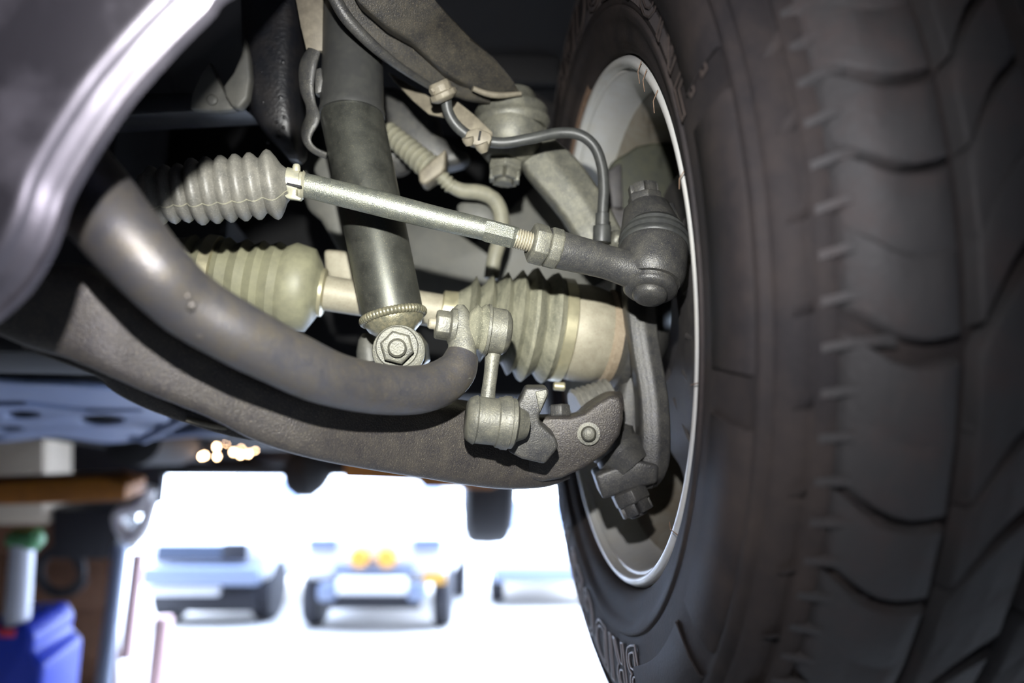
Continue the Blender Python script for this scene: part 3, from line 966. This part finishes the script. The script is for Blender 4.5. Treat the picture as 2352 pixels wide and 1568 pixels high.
build('strip', prism([(890, 165, .66), (940, 193, .65), (990, 224, .64), (1050, 232, .625), (1088, 262, .615), (1132, 304, .605), (1128, 326, .603), (1100, 318, .605), (1062, 296, .61), (1030, 272, .62), (985, 262, .63), (945, 228, .645), (905, 185, .66)], .6, .003), M['tan'], hbk, 30, .0008)
build('clip', prism([(1072, 300), (1096, 292), (1128, 306), (1130, 318), (1120, 338), (1108, 344), (1096, 334), (1080, 330), (1066, 318)], .585, .012), M['tan'], hbk, 30, .002)
build('clip_foot', lathe_px((1105, 330, .583), (1112, 350, .586), [(0, 16), (.5, 15), (1, 9)], 14), M['tan'], hbk)
build('clip_foot', lathe_px((1074, 316, .583), (1078, 334, .586), [(0, 14), (.5, 13), (1, 8)], 14), M['tan'], hbk)
build('clip_slot', prism([(1101, 300), (1106, 300), (1102, 322), (1097, 322)], .5838, .002), M['void'], hbk)

# corrugated sensor line behind
sl = thing('corrugated_line', 'grey corrugated line ending in a square block beside the shock', 'hose', P(1000, 420, .69))
cp = []
for k in range(9):
    cp += [(k / 9, 20 + k * .9), (k / 9 + .04, 24 + k * .9), ((k + .7) / 9, 24 + k * .9), ((k + .85) / 9, 20 + k * .9)]
build('corrugated_sleeve', lathe_px((886, 298, .70), (990, 388, .69), cp, 28), M['line'], sl, 30)
build('square_block', prism([(960, 395), (985, 372), (1012, 350), (1024, 340), (1022, 385), (1015, 398), (975, 425), (962, 418)], .675, .03), M['tan'], sl, 30, .003, 3)
tp = []
for k in range(4):
    tp += [(k / 4, 14), (k / 4 + .05, 18), ((k + .6) / 4, 18), ((k + .7) / 4, 14)]
build('ribbed_end', lathe_px((1006, 398, .685), (1040, 432, .69), tp, 24), M['line'], sl, 30)
build('line_tube', tube([(1030, 424, .69, 15), (1062, 438, .695, 17), (1100, 442, .70, 18), (1132, 456, .705, 18), (1150, 490, .71, 18), (1150, 540, .715, 18), (1136, 590, .72, 17), (1128, 640, .72, 17)], 24, 6), M['line'], sl)
build('line_pad', prism([(1048, 470), (1080, 452), (1118, 458), (1140, 490), (1140, 545), (1118, 548), (1080, 520), (1052, 500)], .72, .02), M['panel'], sl, 30, .003)

# ------------------------------------------------------------------ parts near the frame, left of the shock
st = thing('hanging_strap', 'dark twisted metal strap hanging left of the shock', 'strap', P(715, 350, .58))
build('strap_body', tube([(722, 116, .575, 20), (708, 150, .575, 26), (705, 200, .575, 21), (714, 240, .575, 15), (718, 272, .575, 22), (706, 300, .575, 20), (706, 325, .575, 12), (722, 345, .575, 9), (750, 358, .575, 8)], 18, 6, .5), M['forge_dark'], st)
build('strap_block', prism([(722, 158), (738, 152), (742, 185), (738, 212), (722, 216)], .572, .012), M['forge_dark'], st, 30, .002)
wp = thing('inner_bracket', 'pale tapering steel bracket above the twisted strap', 'bracket', P(715, 110, .60))
build('bracket_plate', prism([(668, -60), (742, -60), (741, 116), (704, 118), (690, 60)], .585, .006), M['tan'], wp, 30, .001)

fr = thing('frame_tower', 'pitted black frame tower with a blue sheen left of the shock', 'frame', P(630, 350, .66))
build('tower', loft([(560, -80, 712, -80, .66, .03), (566, 60, 706, 60, .66, .03), (572, 200, 700, 200, .66, .03), (600, 290, 700, 290, .66, .028), (650, 350, 698, 350, .66, .02), (668, 372, 690, 372, .66, .01)], 32, 3.2, 5), M['black'], fr, 50)
g = Geo()
for i in range(26):
    x, y = 612 + random.uniform(-14, 50), 40 + i * 11.5
    c = P(x, y, .632 + random.uniform(0, .002))
    g2 = lathe(c, c - AF * .004, [(0, .0015), (.0012, random.uniform(.001, .0024)), (.0022, .0006)], 8)
    g.add(g2.v, g2.f)
o = build('weld_spatter', g, M['black'], fr, 60)
o['kind'] = 'stuff'
xm = thing('front_crossmember', 'black crossmember with a blue lit lower edge behind the skid plate', 'crossmember', P(430, 265, .66))
build('crossmember_beam', prism([(200, 215), (560, 205), (560, 250), (430, 258), (200, 270)], .645, .05), M['black'], xm, 30, .004)
rg = thing('crossmember_light_patch', 'pale curved plates shaped as patches of light at the end of the crossmember', 'bracket', P(530, 250, .63))
build('light_crescent', prism([(560, 80), (571, 130), (575, 180), (568, 225), (548, 250), (530, 244), (516, 220), (511, 197), (535, 165), (552, 125)], .62, .012), M['panel'], rg, 30, .003, 3)  # pale plates in the shape of light falling past the skid plate
pl = build('light_triangle', prism([(481, 140), (492, 165), (508, 198), (522, 225), (540, 250), (500, 254), (435, 250), (440, 215), (460, 170)], .628, .012), M['panel'], rg, 30, .002)
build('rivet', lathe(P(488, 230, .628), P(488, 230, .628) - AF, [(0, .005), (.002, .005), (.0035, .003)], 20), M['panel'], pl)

# grey forgings behind the shock
rm = thing('rack_mount', 'pale grey mount seen behind the left side of the shock', 'mount', P(740, 540, .74))
build('mount_body', prism([(683, 332), (720, 336), (752, 345), (775, 420), (800, 520), (800, 600), (772, 570), (735, 505), (704, 480), (690, 430)], .72, .03), M['panel'], rm, 30, .006, 3)
sm = thing('shock_side_mount', 'dark grey rounded mount between the shock and the hose bracket', 'mount', P(930, 400, .76))
build('mount_body', prism([(860, 195), (905, 196), (945, 215), (985, 245), (1008, 270), (1012, 310), (1045, 335), (1085, 352), (1060, 372), (1010, 385), (975, 372), (930, 320), (890, 290)], .74, .04), M['forge_dark'], sm, 30, .008, 3)
build('mount_knob', lathe_px((905, 345, .74), (925, 400, .74), [(0, 30), (.3, 44), (.7, 38), (1, 18)], 28), M['forge_dark'], sm)
ip = thing('inner_frame_panel', 'flat grey dusty panel behind the shock and drive shaft', 'panel', P(1080, 640, .86))
build('panel_face', prism([(900, 480), (1010, 505), (1090, 560), (1180, 470), (1230, 425), (1300, 520), (1400, 640), (1300, 700), (1000, 700), (900, 660)], .84, .02), M['panel'], ip, 30, .004)
ib = thing('inner_joint_bracket', 'tan dusty casting behind the inner drive shaft boot', 'bracket', P(770, 640, .68))
build('casting', prism([(742, 572), (780, 574), (820, 582), (830, 645), (760, 650), (745, 620)], .665, .03), M['can'], ib, 30, .004, 3)
sc_ = thing('spare_mount_cup', 'grey rounded cup below the shock eye', 'mount', P(850, 820, .62))
build('cup', lathe_px((842, 765, .60), (850, 830, .60), [(0, 10), (.2, 20), (.6, 28), (1, 30)], 28), M['panel'], sc_)

al = thing('wheel_arch_liner', 'dark stepped plastic liner behind the top of the wheel arch', 'liner', P(1200, 220, .95))
build('liner_shell', loft([(1040, -60, 1040, 290, 1.02, .02), (1140, -60, 1140, 300, 1.04, .02), (1240, -60, 1240, 330, 1.10, .02), (1290, -60, 1290, 330, 1.14, .02)], 32, 6, 3), M['shield'], al, 40)
build('liner_step', prism([(1090, 115), (1285, 125), (1285, 190), (1110, 185)], .98, .02), M['void'], al, 30, .006)

# ------------------------------------------------------------------ skid plate, close on the left
sk = thing('skid_plate', 'dark grey skid plate with a bright rolled edge at upper left', 'skid plate', P(60, 700, .24))
edge = [(650, -110), (630, -62), (590, -42), (545, -26), (500, 0), (482, 28), (440, 70), (390, 122), (340, 178), (295, 232), (255, 290), (215, 352), (180, 412), (153, 465), (138, 515), (122, 560), (95, 615), (55, 672), (0, 722), (-80, 780)]
E_ = catmull(edge, 3)
rows = [(0, 70), (3, 60), (7, 42), (11, 26), (15, 12), (20, 2), (27, 0), (34, -12), (42, -16), (50, 6), (56, 2), (66, 0), (74, -6), (82, -20), (95, -30), (120, 99), (190, 99), (360, 99), (640, 99), (1000, 99)]
vs, fs = [], []
for i, (x, y) in enumerate(E_):
    k = i / (len(E_) - 1)
    x2, y2 = E_[min(i + 1, len(E_) - 1)]
    x3, y3 = E_[max(i - 1, 0)]
    tang = (P(x2, y2, .27) - P(x3, y3, .27)).normalized()
    Zc, last = .272, None
    prev = None
    for off, tilt in rows:
        f = 1.0 if y > -10 else .35
        qx = x - .83 * off * (1 + .1 * k)
        qy = max(y - .55 * off * f, min(y, -128 - off * .002))
        if prev is None:
            p = P(qx, qy, Zc)
        elif tilt == 99:
            p = P(qx, qy, Zc)
        else:
            hv = ((CAM - prev).normalized() + (FLASH - prev).normalized()).normalized()
            n0 = (hv - tang * hv.dot(tang)).normalized()
            n0 = Matrix.Rotation(rad(tilt), 3, tang) @ n0
            d = P(qx, qy, 1) - CAM
            den = d.dot(n0)
            Z_ = (prev - CAM).dot(n0) / den if abs(den) > 1e-4 else Zc
            Zc = min(max(Z_, Zc - .012), Zc + .012)
            p = P(qx, qy, Zc)
        prev = p
        vs.append(p)
nr = len(rows)
for i in range(len(E_) - 1):
    for j in range(nr - 1):
        fs.append((i * nr + j, i * nr + j + 1, (i + 1) * nr + j + 1, (i + 1) * nr + j))
build('plate', Geo().add(vs, fs), M['skid'], sk, 70, solid=-.002)

# ------------------------------------------------------------------ underbody of the truck
T0 = V((0, 0, 0))
TF = V((-math.sin(rad(5.9)), math.cos(rad(5.9)), 0))     # towards the rear of the truck
TL = V((math.cos(rad(5.9)), math.sin(rad(5.9)), 0))
ub_ = thing('truck_underbody', 'dark underside of the truck behind the suspension', 'truck underbody', V((-0.6, 2.5, 1.75)))
def tbox(name, l0, l1, f0, f1, z0, z1, m, par, bev=0.01):
    c = TL * ((l0 + l1) / 2) + TF * ((f0 + f1) / 2) + V((0, 0, (z0 + z1) / 2))
    return build(name, box(c, l1 - l0, f1 - f0, z1 - z0, TL, TF), m, par, 30, bev)
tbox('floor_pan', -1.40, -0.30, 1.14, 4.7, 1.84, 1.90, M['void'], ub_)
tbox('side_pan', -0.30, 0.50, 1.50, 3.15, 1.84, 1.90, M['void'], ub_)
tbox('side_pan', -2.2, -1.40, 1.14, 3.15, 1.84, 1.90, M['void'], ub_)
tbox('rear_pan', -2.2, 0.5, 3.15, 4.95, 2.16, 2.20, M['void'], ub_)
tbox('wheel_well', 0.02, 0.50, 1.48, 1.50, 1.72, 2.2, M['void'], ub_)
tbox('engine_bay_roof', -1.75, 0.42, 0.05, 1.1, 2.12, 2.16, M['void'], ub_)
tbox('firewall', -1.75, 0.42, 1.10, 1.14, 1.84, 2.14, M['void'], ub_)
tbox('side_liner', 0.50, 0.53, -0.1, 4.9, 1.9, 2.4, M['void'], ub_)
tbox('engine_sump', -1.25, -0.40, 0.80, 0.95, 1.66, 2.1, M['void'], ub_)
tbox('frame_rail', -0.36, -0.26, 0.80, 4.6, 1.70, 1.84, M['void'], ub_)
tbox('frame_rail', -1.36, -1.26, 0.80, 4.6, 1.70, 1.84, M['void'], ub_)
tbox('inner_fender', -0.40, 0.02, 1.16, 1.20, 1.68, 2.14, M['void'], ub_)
ar = thing('rear_axle', 'dark rear axle with a round differential far behind', 'axle', P(690, 1140, 3.9))
build('differential', lathe(P(655, 1078, 3.9), P(760, 1078, 3.9), [(0, .05), (.03, .12), (.08, .155), (.16, .155), (.22, .11), (.26, .05)], 32), M['void'], ar)
build('axle_tube', lathe(P(440, 1070, 3.85), P(1120, 1075, 3.95), [(0, .045), (1.69, .045)], 20), M['void'], ar)
rt = thing('rear_wheel', 'small blurred black rear tyre below the control arm', 'wheel', P(1120, 1250, 3.9))
c0, c1 = P(1120, 1078, 3.9) - TL * .14, P(1120, 1078, 3.9) + TL * .14
build('tyre', lathe(c0, c1, [(0, .24), (.008, .33), (.03, .385), (.06, .405), (.14, .41), (.22, .405), (.25, .385), (.272, .33), (.28, .24)], 56), M['dark'], rt)
build('rear_rim', lathe(c0 - TL * .002, c0 + TL * .1, [(0, .235), (.01, .235), (.012, .1)], 40), M['steel'], rt)
mf = thing('muffler', 'dark exhaust muffler far behind the control arm', 'muffler', P(500, 1030, 3.0))
build('muffler_body', lathe(P(300, 1010, 2.6), P(420, 1020, 3.4), [(0, .05), (.03, .10), (.75, .10), (.8, .05)], 28), M['void'], mf)

# perforated crossmember lit from below
cm = thing('transmission_crossmember', 'pale blue lit crossmember plate pierced by dark oval holes', 'crossmember', V((-1.0, 1.5, 1.67)))
H = .17
def onplane(px, py):
    d = P(px, py, 1) - CAM
    return CAM + d * (H / d.z)
outl = [(-260, 850), (0, 880), (150, 886), (260, 900), (330, 922), (385, 958), (372, 990), (345, 1004), (250, 1018), (130, 1003), (40, 1012), (-120, 1022), (-260, 1000)]
pts = [onplane(*q) for q in catmull([(a, b) for a, b in outl] + [outl[0]], 3)[:-1]]
holes = [((52, 953), 44, 10), ((233, 965), 56, 13), ((20, 985), 38, 7), ((-10, 1005), 26, 5)]
cu = bpy.data.curves.new('plate2d', 'CURVE')
cu.dimensions = '2D'
cu.fill_mode = 'BOTH'
def spl(ps):
    s = cu.splines.new('POLY')
    s.points.add(len(ps) - 1)
    for i, p in enumerate(ps):
        s.points[i].co = (p.x, p.y, 0, 1)
    s.use_cyclic_u = True
spl(pts)
for (hx, hy), rx, ry in holes:
    spl([onplane(hx + rx * math.cos(2 * PI * k / 28), hy + ry * math.sin(2 * PI * k / 28)) for k in range(28)])
cu.extrude = 0.002
cu.bevel_depth = 0.003
cu.bevel_resolution = 2
ob_ = bpy.data.objects.new('t', cu)
C.objects.link(ob_)
me = bpy.data.meshes.new_from_object(ob_.evaluated_get(bpy.context.evaluated_depsgraph_get()))
g = Geo().add([v.co + V((0, 0, CAM.z + H + .005)) for v in me.vertices], [tuple(p.vertices) for p in me.polygons])
bpy.data.objects.remove(ob_)
build('perforated_plate', g, M['under'], cm, 40, weld=True)
build('pressed_rib', sweep([onplane(-100, 925), onplane(60, 922), onplane(200, 938), onplane(330, 940)], [.008, .008, .008, .004], 12, True, None, None, .5), M['under'], cm)
build('rear_strut', sweep([P(330, 1008, 1.7), P(440, 950, 1.5)], .012, 12), M['under'], cm)
build('rear_strut', sweep([P(300, 1000, 1.9), P(520, 985, 1.9)], .016, 12), M['under'], cm)
tbox('hole_backing', -2.2, -0.45, 1.0, 2.4, 1.72, 1.74, M['deep'], cm, 0)  # black sheet added so the holes stay dark like deep shade

# ------------------------------------------------------------------ lift arms and shop things behind
la2 = tag(build('lift_arm', prism([(790, 1030), (1100, 1065), (1170, 1100), (1130, 1123), (975, 1121), (960, 1106), (790, 1100)], 3.1, .18), M['ochre'], None, 30, .01), 'ochre painted lift arm just under the control arm', 'lift arm')
la3 = tag(build('lift_arm', prism([(-120, 1112), (240, 1096), (290, 1112), (285, 1150), (100, 1158), (-120, 1164)], 2.6, .15), M['ochre'], None, 30, .01), 'ochre lift arm crossing the left edge below the pierced crossmember', 'lift arm')


def upright(px, py_top, py_bot, Z, rpx, m, name, parent, seg=24, rbot=None):
    a = P(px, py_top, Z)
    b = P(px, py_bot, Z)
    b = V((a.x, a.y, b.z))
    r = rpx * Z / F_PX
    return build(name, lathe(b, a, [(0, (rbot or rpx) * Z / F_PX), ((a - b).length * .98, r), ((a - b).length, r * .9)], seg), m, parent)


cab = thing('beige_cabinet', 'beige wall cabinet above the ochre lift arm at the left edge', 'cabinet', P(20, 1200, 4.5))
build('cabinet_body', prism([(-200, 1000), (108, 1000), (108, 1204), (-200, 1204)], 5.1, .3), M['beige'], cab, 30, .01)
build('cabinet_door', prism([(-60, 1010), (100, 1010), (100, 1196), (-60, 1196)], 5.07, .03), M['beige'], cab, 30, .008)
bx = thing('speaker_box', 'dark box between the beige cabinet and the white hook', 'box', P(190, 1290, 4.2))
build('box_body', prism([(118, 1168), (270, 1168), (270, 1285), (118, 1285)], 5.1, .3), M['dark'], bx, 30, .02)
tk = thing('floor_jack_stand', 'blue machine with a polished steel post in the lower left corner', 'machine', P(30, 1620, 2.6))
build('post', lathe(P(38, 1445, 2.6), P(52, 1245, 2.6), [(0, .045), (.33, .04)], 24), M['steel'], tk)
build('machine_body', prism([(-60, 1440), (60, 1435), (78, 1470), (70, 1500), (98, 1530), (80, 1700), (-60, 1700)], 2.55, .25), M['blue'], tk, 30, .02, 3)
build('post_head', lathe(P(25, 1238, 2.6), P(100, 1238, 2.6), [(0, .03), (.02, .04), (.1, .04), (.12, .02)], 20), M['green'], tk)
build('post_collar', lathe(P(37, 1448, 2.6), P(38, 1430, 2.6), [(0, .06), (.03, .06)], 24), M['red'], tk)
wbd = thing('plywood_partition', 'brown plywood partition behind the blue machine', 'partition', P(180, 1600, 5.4))
for k in range(6):
    y0 = 1165 + k * 118
    build('plywood_board', prism([(-260, y0), (268, y0), (268, y0 + 117.5), (-260, y0 + 117.5)], 5.4, .04), M['wood'], wbd, 30, .006)
rl = thing('hose_reel', 'dark round hose coil hanging on the plywood partition', 'hose', P(140, 1345, 5.3))
build('coil', sweep([P(140, 1310, 5.25) + (AX * math.cos(t) + AU * math.sin(t)) * (.13 + .004 * t) for t in [k * PI / 10 for k in range(60)]], .018, 10), M['dark'], rl)
pp = thing('grey_downpipe', 'pale grey vertical pipe with a white hook on top, left of the pickup', 'pipe', P(280, 1600, 4.0))
upright(278, 1250, 1750, 4.0, 17, M['silver'], 'pipe', pp)
upright(318, 1270, 1500, 4.3, 14, M['pink'], 'thin_pipe', pp)
build('hook_body', tube([(345, 1120, 3.8, 16), (325, 1160, 3.8, 18), (290, 1170, 3.8, 16), (272, 1185, 3.8, 14), (280, 1215, 3.8, 15), (305, 1235, 3.8, 18), (330, 1210, 3.8, 16), (352, 1150, 3.8, 12)], 16, 5), M['white'], pp)
pk = thing('pinkish_post', 'short pinkish post standing in front of the pickup', 'post', P(375, 1570, 5.5))
upright(376, 1415, 1592, 5.5, 20, M['pink'], 'post', pk)

glints = [(440, 1040), (463, 1052), (470, 1050), (498, 1052), (497, 1030), (520, 1020), (535, 1014), (545, 1022), (555, 1030), (536, 1042), (552, 1048), (570, 1046), (585, 1036), (505, 992), (600, 1028), (566, 1030)]  # glowing spots put in place of daylight glints, no real lamps
sl2 = thing('sun_glints', 'cluster of warm glowing bulbs standing in for daylight under the truck, left of the differential', 'lights', P(520, 1060, 3.3))
glint_wire = []
for i, (x, y) in enumerate(sorted(glints)):
    c = P(x, y, 3.3)
    glint_wire.append(c + V((0, 0, .03)))
    build('glint', lathe(c, c + V((0, 0, 1)), [(0, .002), (.002, .005), (.007, .0065), (.013, .005), (.017, .003)], 12), M['glint'], sl2)
glint_wire = [glint_wire[0] + V((-.2, 0, .3))] + glint_wire + [glint_wire[-1] + V((.2, 0, .25))]
build('glint_wire', sweep(glint_wire, .003, 6), M['dark'], sl2)  # added only to carry the glowing spots
tbox('rear_bumper', -1.85, 0.45, 4.75, 4.95, 1.655, 1.95, M['void'], ub_)
tbox('fuel_tank', -0.80, -0.40, 1.9, 3.0, 1.70, 1.86, M['void'], ub_)
spt = thing('spare_wheel', 'dark spare tyre slung under the rear of the truck', 'tyre', P(760, 1090, 4.6))
cc = TL * -0.82 + TF * 4.32
build('tyre', lathe(V((cc.x, cc.y, 1.66)), V((cc.x, cc.y, 1.9)), [(0, .24), (.01, .32), (.04, .37), (.10, .375), (.14, .34), (.16, .24)], 40), M['dark'], spt)


# ------------------------------------------------------------------ vehicles outside
def gp_(px, py):
    d = P(px, py, 1) - CAM
    return CAM + d * (-CAM.z / d.z)


def car_prism(c, x0, x1, y0, y1, prof, m, name, parent, bev=.05):
    """side profile [(y,z)] extruded across x"""
    ps = [V((c.x + x0, c.y + a, b)) for a, b in prof]
    return build(name, plate(ps, V((x1 - x0, 0, 0))), m, parent, 30, bev, 3)


def wheelc(c, x, y, r, wd, parent, m=None):
    o = build('car_wheel', lathe(V((c.x + x - wd / 2, c.y + y, r)), V((c.x + x + wd / 2, c.y + y, r)), [(0, r * .6), (.01, r * .92), (.05, r), (wd - .05, r), (wd - .01, r * .92), (wd, r * .6)], 32), m or M['dark'], parent)
    return o


c = gp_(850, 1455)
c = V((c.x, c.y, 0))
ow = thing('white_offroader', 'white high riding offroader with round amber lamps parked outside', 'car', c)
car_prism(c, -.84, .84, 0, 0, [(.1, .62), (.1, 1.06), (.3, 1.12), (1.4, 1.18), (4.0, 1.18), (4.0, .55), (.4, .5)], M['white'], 'lower_body', ow, .06)
car_prism(c, -.72, .72, 0, 0, [(1.4, 1.16), (1.9, 1.75), (3.9, 1.78), (4.0, 1.16)], M['white'], 'cabin', ow, .06)
wsn = build('windscreen', plate([V((c.x - .62, c.y + 1.44, 1.25)), V((c.x + .62, c.y + 1.44, 1.25)), V((c.x + .58, c.y + 1.80, 1.68)), V((c.x - .58, c.y + 1.80, 1.68))], V((0, .03, .02))), M['silver'], ow)
build('bonnet_scoop', lathe(V((c.x, c.y + .08, .86)), V((c.x, c.y + .5, .95)), [(0, .30), (.04, .36), (.3, .34), (.42, .2)], 32), M['white'], ow)
for s in (-1, 1):
    build('fog_lamp', lathe(V((c.x + s * .16, c.y + .08, .84)), V((c.x + s * .16, c.y - .05, .84)), [(0, .12), (.1, .12), (.13, .09)], 24), M['amber'], ow)
    build('headlamp', box(V((c.x + s * .62, c.y + .08, .98)), .34, .06, .14), M['silver'], ow, 30, .02)
    wheelc(c, s * .78, .55, .36, .22, ow)
    wheelc(c, s * .78, 3.2, .36, .22, ow)
build('grille', box(V((c.x, c.y + .06, .70)), .95, .06, .10), M['silver'], ow, 30, .02)
build('bumper', box(V((c.x, c.y, .52)), .82, .16, .20), M['white'], ow, 30, .05)
build('bumper_end', box(V((c.x - .52, c.y + .05, .45)), .22, .2, .2), M['silver'], ow, 30, .05)
build('bumper_end', box(V((c.x + .52, c.y + .05, .45)), .22, .2, .2), M['silver'], ow, 30, .05)
build('skid_bar', box(V((c.x, c.y + .12, .33)), 1.1, .12, .15), M['dark'], ow, 30, .03)
build('number_plate', box(V((c.x + .72, c.y + .02, .60)), .26, .02, .12), M['yellow'], ow)

c = gp_(500, 1440)
c = V((c.x, c.y, 0))
pu = thing('silver_pickup', 'silver pickup with a dark grille band parked left of the offroader', 'pickup', c)
car_prism(c, -.95, .52, 0, 0, [(.1, .55), (.0, .95), (.25, 1.15), (1.6, 1.28), (5.0, 1.28), (5.0, .5), (.4, .45)], M['white'], 'lower_body', pu, .08)
car_prism(c, -.85, .42, 0, 0, [(1.5, 1.26), (2.1, 1.85), (3.8, 1.88), (4.1, 1.26)], M['white'], 'cabin', pu, .08)
build('windscreen', plate([V((c.x - .78, c.y + 1.55, 1.32)), V((c.x + .35, c.y + 1.55, 1.32)), V((c.x + .32, c.y + 2.0, 1.78)), V((c.x - .74, c.y + 2.0, 1.78))], V((0, -.03, .02))), M['silver'], pu)
build('grille', box(V((c.x - .28, c.y - .0, .86)), 1.1, .08, .20), M['glass'], pu, 30, .02)
build('grille_shadow', box(V((c.x + .14, c.y - .03, .88)), .3, .06, .2), M['dark'], pu, 30, .02)
build('bumper', box(V((c.x - .25, c.y - .08, .60)), 1.5, .2, .22), M['silver'], pu, 30, .05)
build('valance', box(V((c.x - .45, c.y - .02, .42)), .9, .1, .12), M['white'], pu, 30, .03)
wheelc(c, .40, .55, .38, .26, pu)
wheelc(c, -.82, .55, .38, .26, pu)
build('underside', box(V((c.x - .2, c.y + .5, .28)), 1.2, .8, .25), M['dark'], pu, 30, .03)

c = gp_(1240, 1395)
c = V((c.x, c.y, 0))
hc = thing('white_hatchback', 'white car partly hidden behind the tyre sidewall', 'car', c)
car_prism(c, -.72, .9, 0, 0, [(0, .4), (0, .8), (1.1, 1.0), (4.0, 1.0), (4.0, .35), (.3, .3)], M['white'], 'lower_body', hc, .08)
car_prism(c, -.62, .8, 0, 0, [(1.0, .98), (1.7, 1.5), (3.4, 1.5), (4.0, .98)], M['white'], 'cabin', hc, .08)
build('windscreen', plate([V((c.x - .55, c.y + 1.06, 1.06)), V((c.x + .7, c.y + 1.06, 1.06)), V((c.x + .64, c.y + 1.6, 1.44)), V((c.x - .5, c.y + 1.6, 1.44))], V((0, -.03, .02))), M['silver'], hc)
wheelc(c, -.62, .6, .33, .22, hc)
wheelc(c, .72, .6, .33, .22, hc)
build('bumper', box(V((c.x + .05, c.y - .05, .45)), 1.4, .15, .2), M['silver'], hc, 30, .04)

for o in list(S.objects):
    if '_o' in o:
        del o['_o']
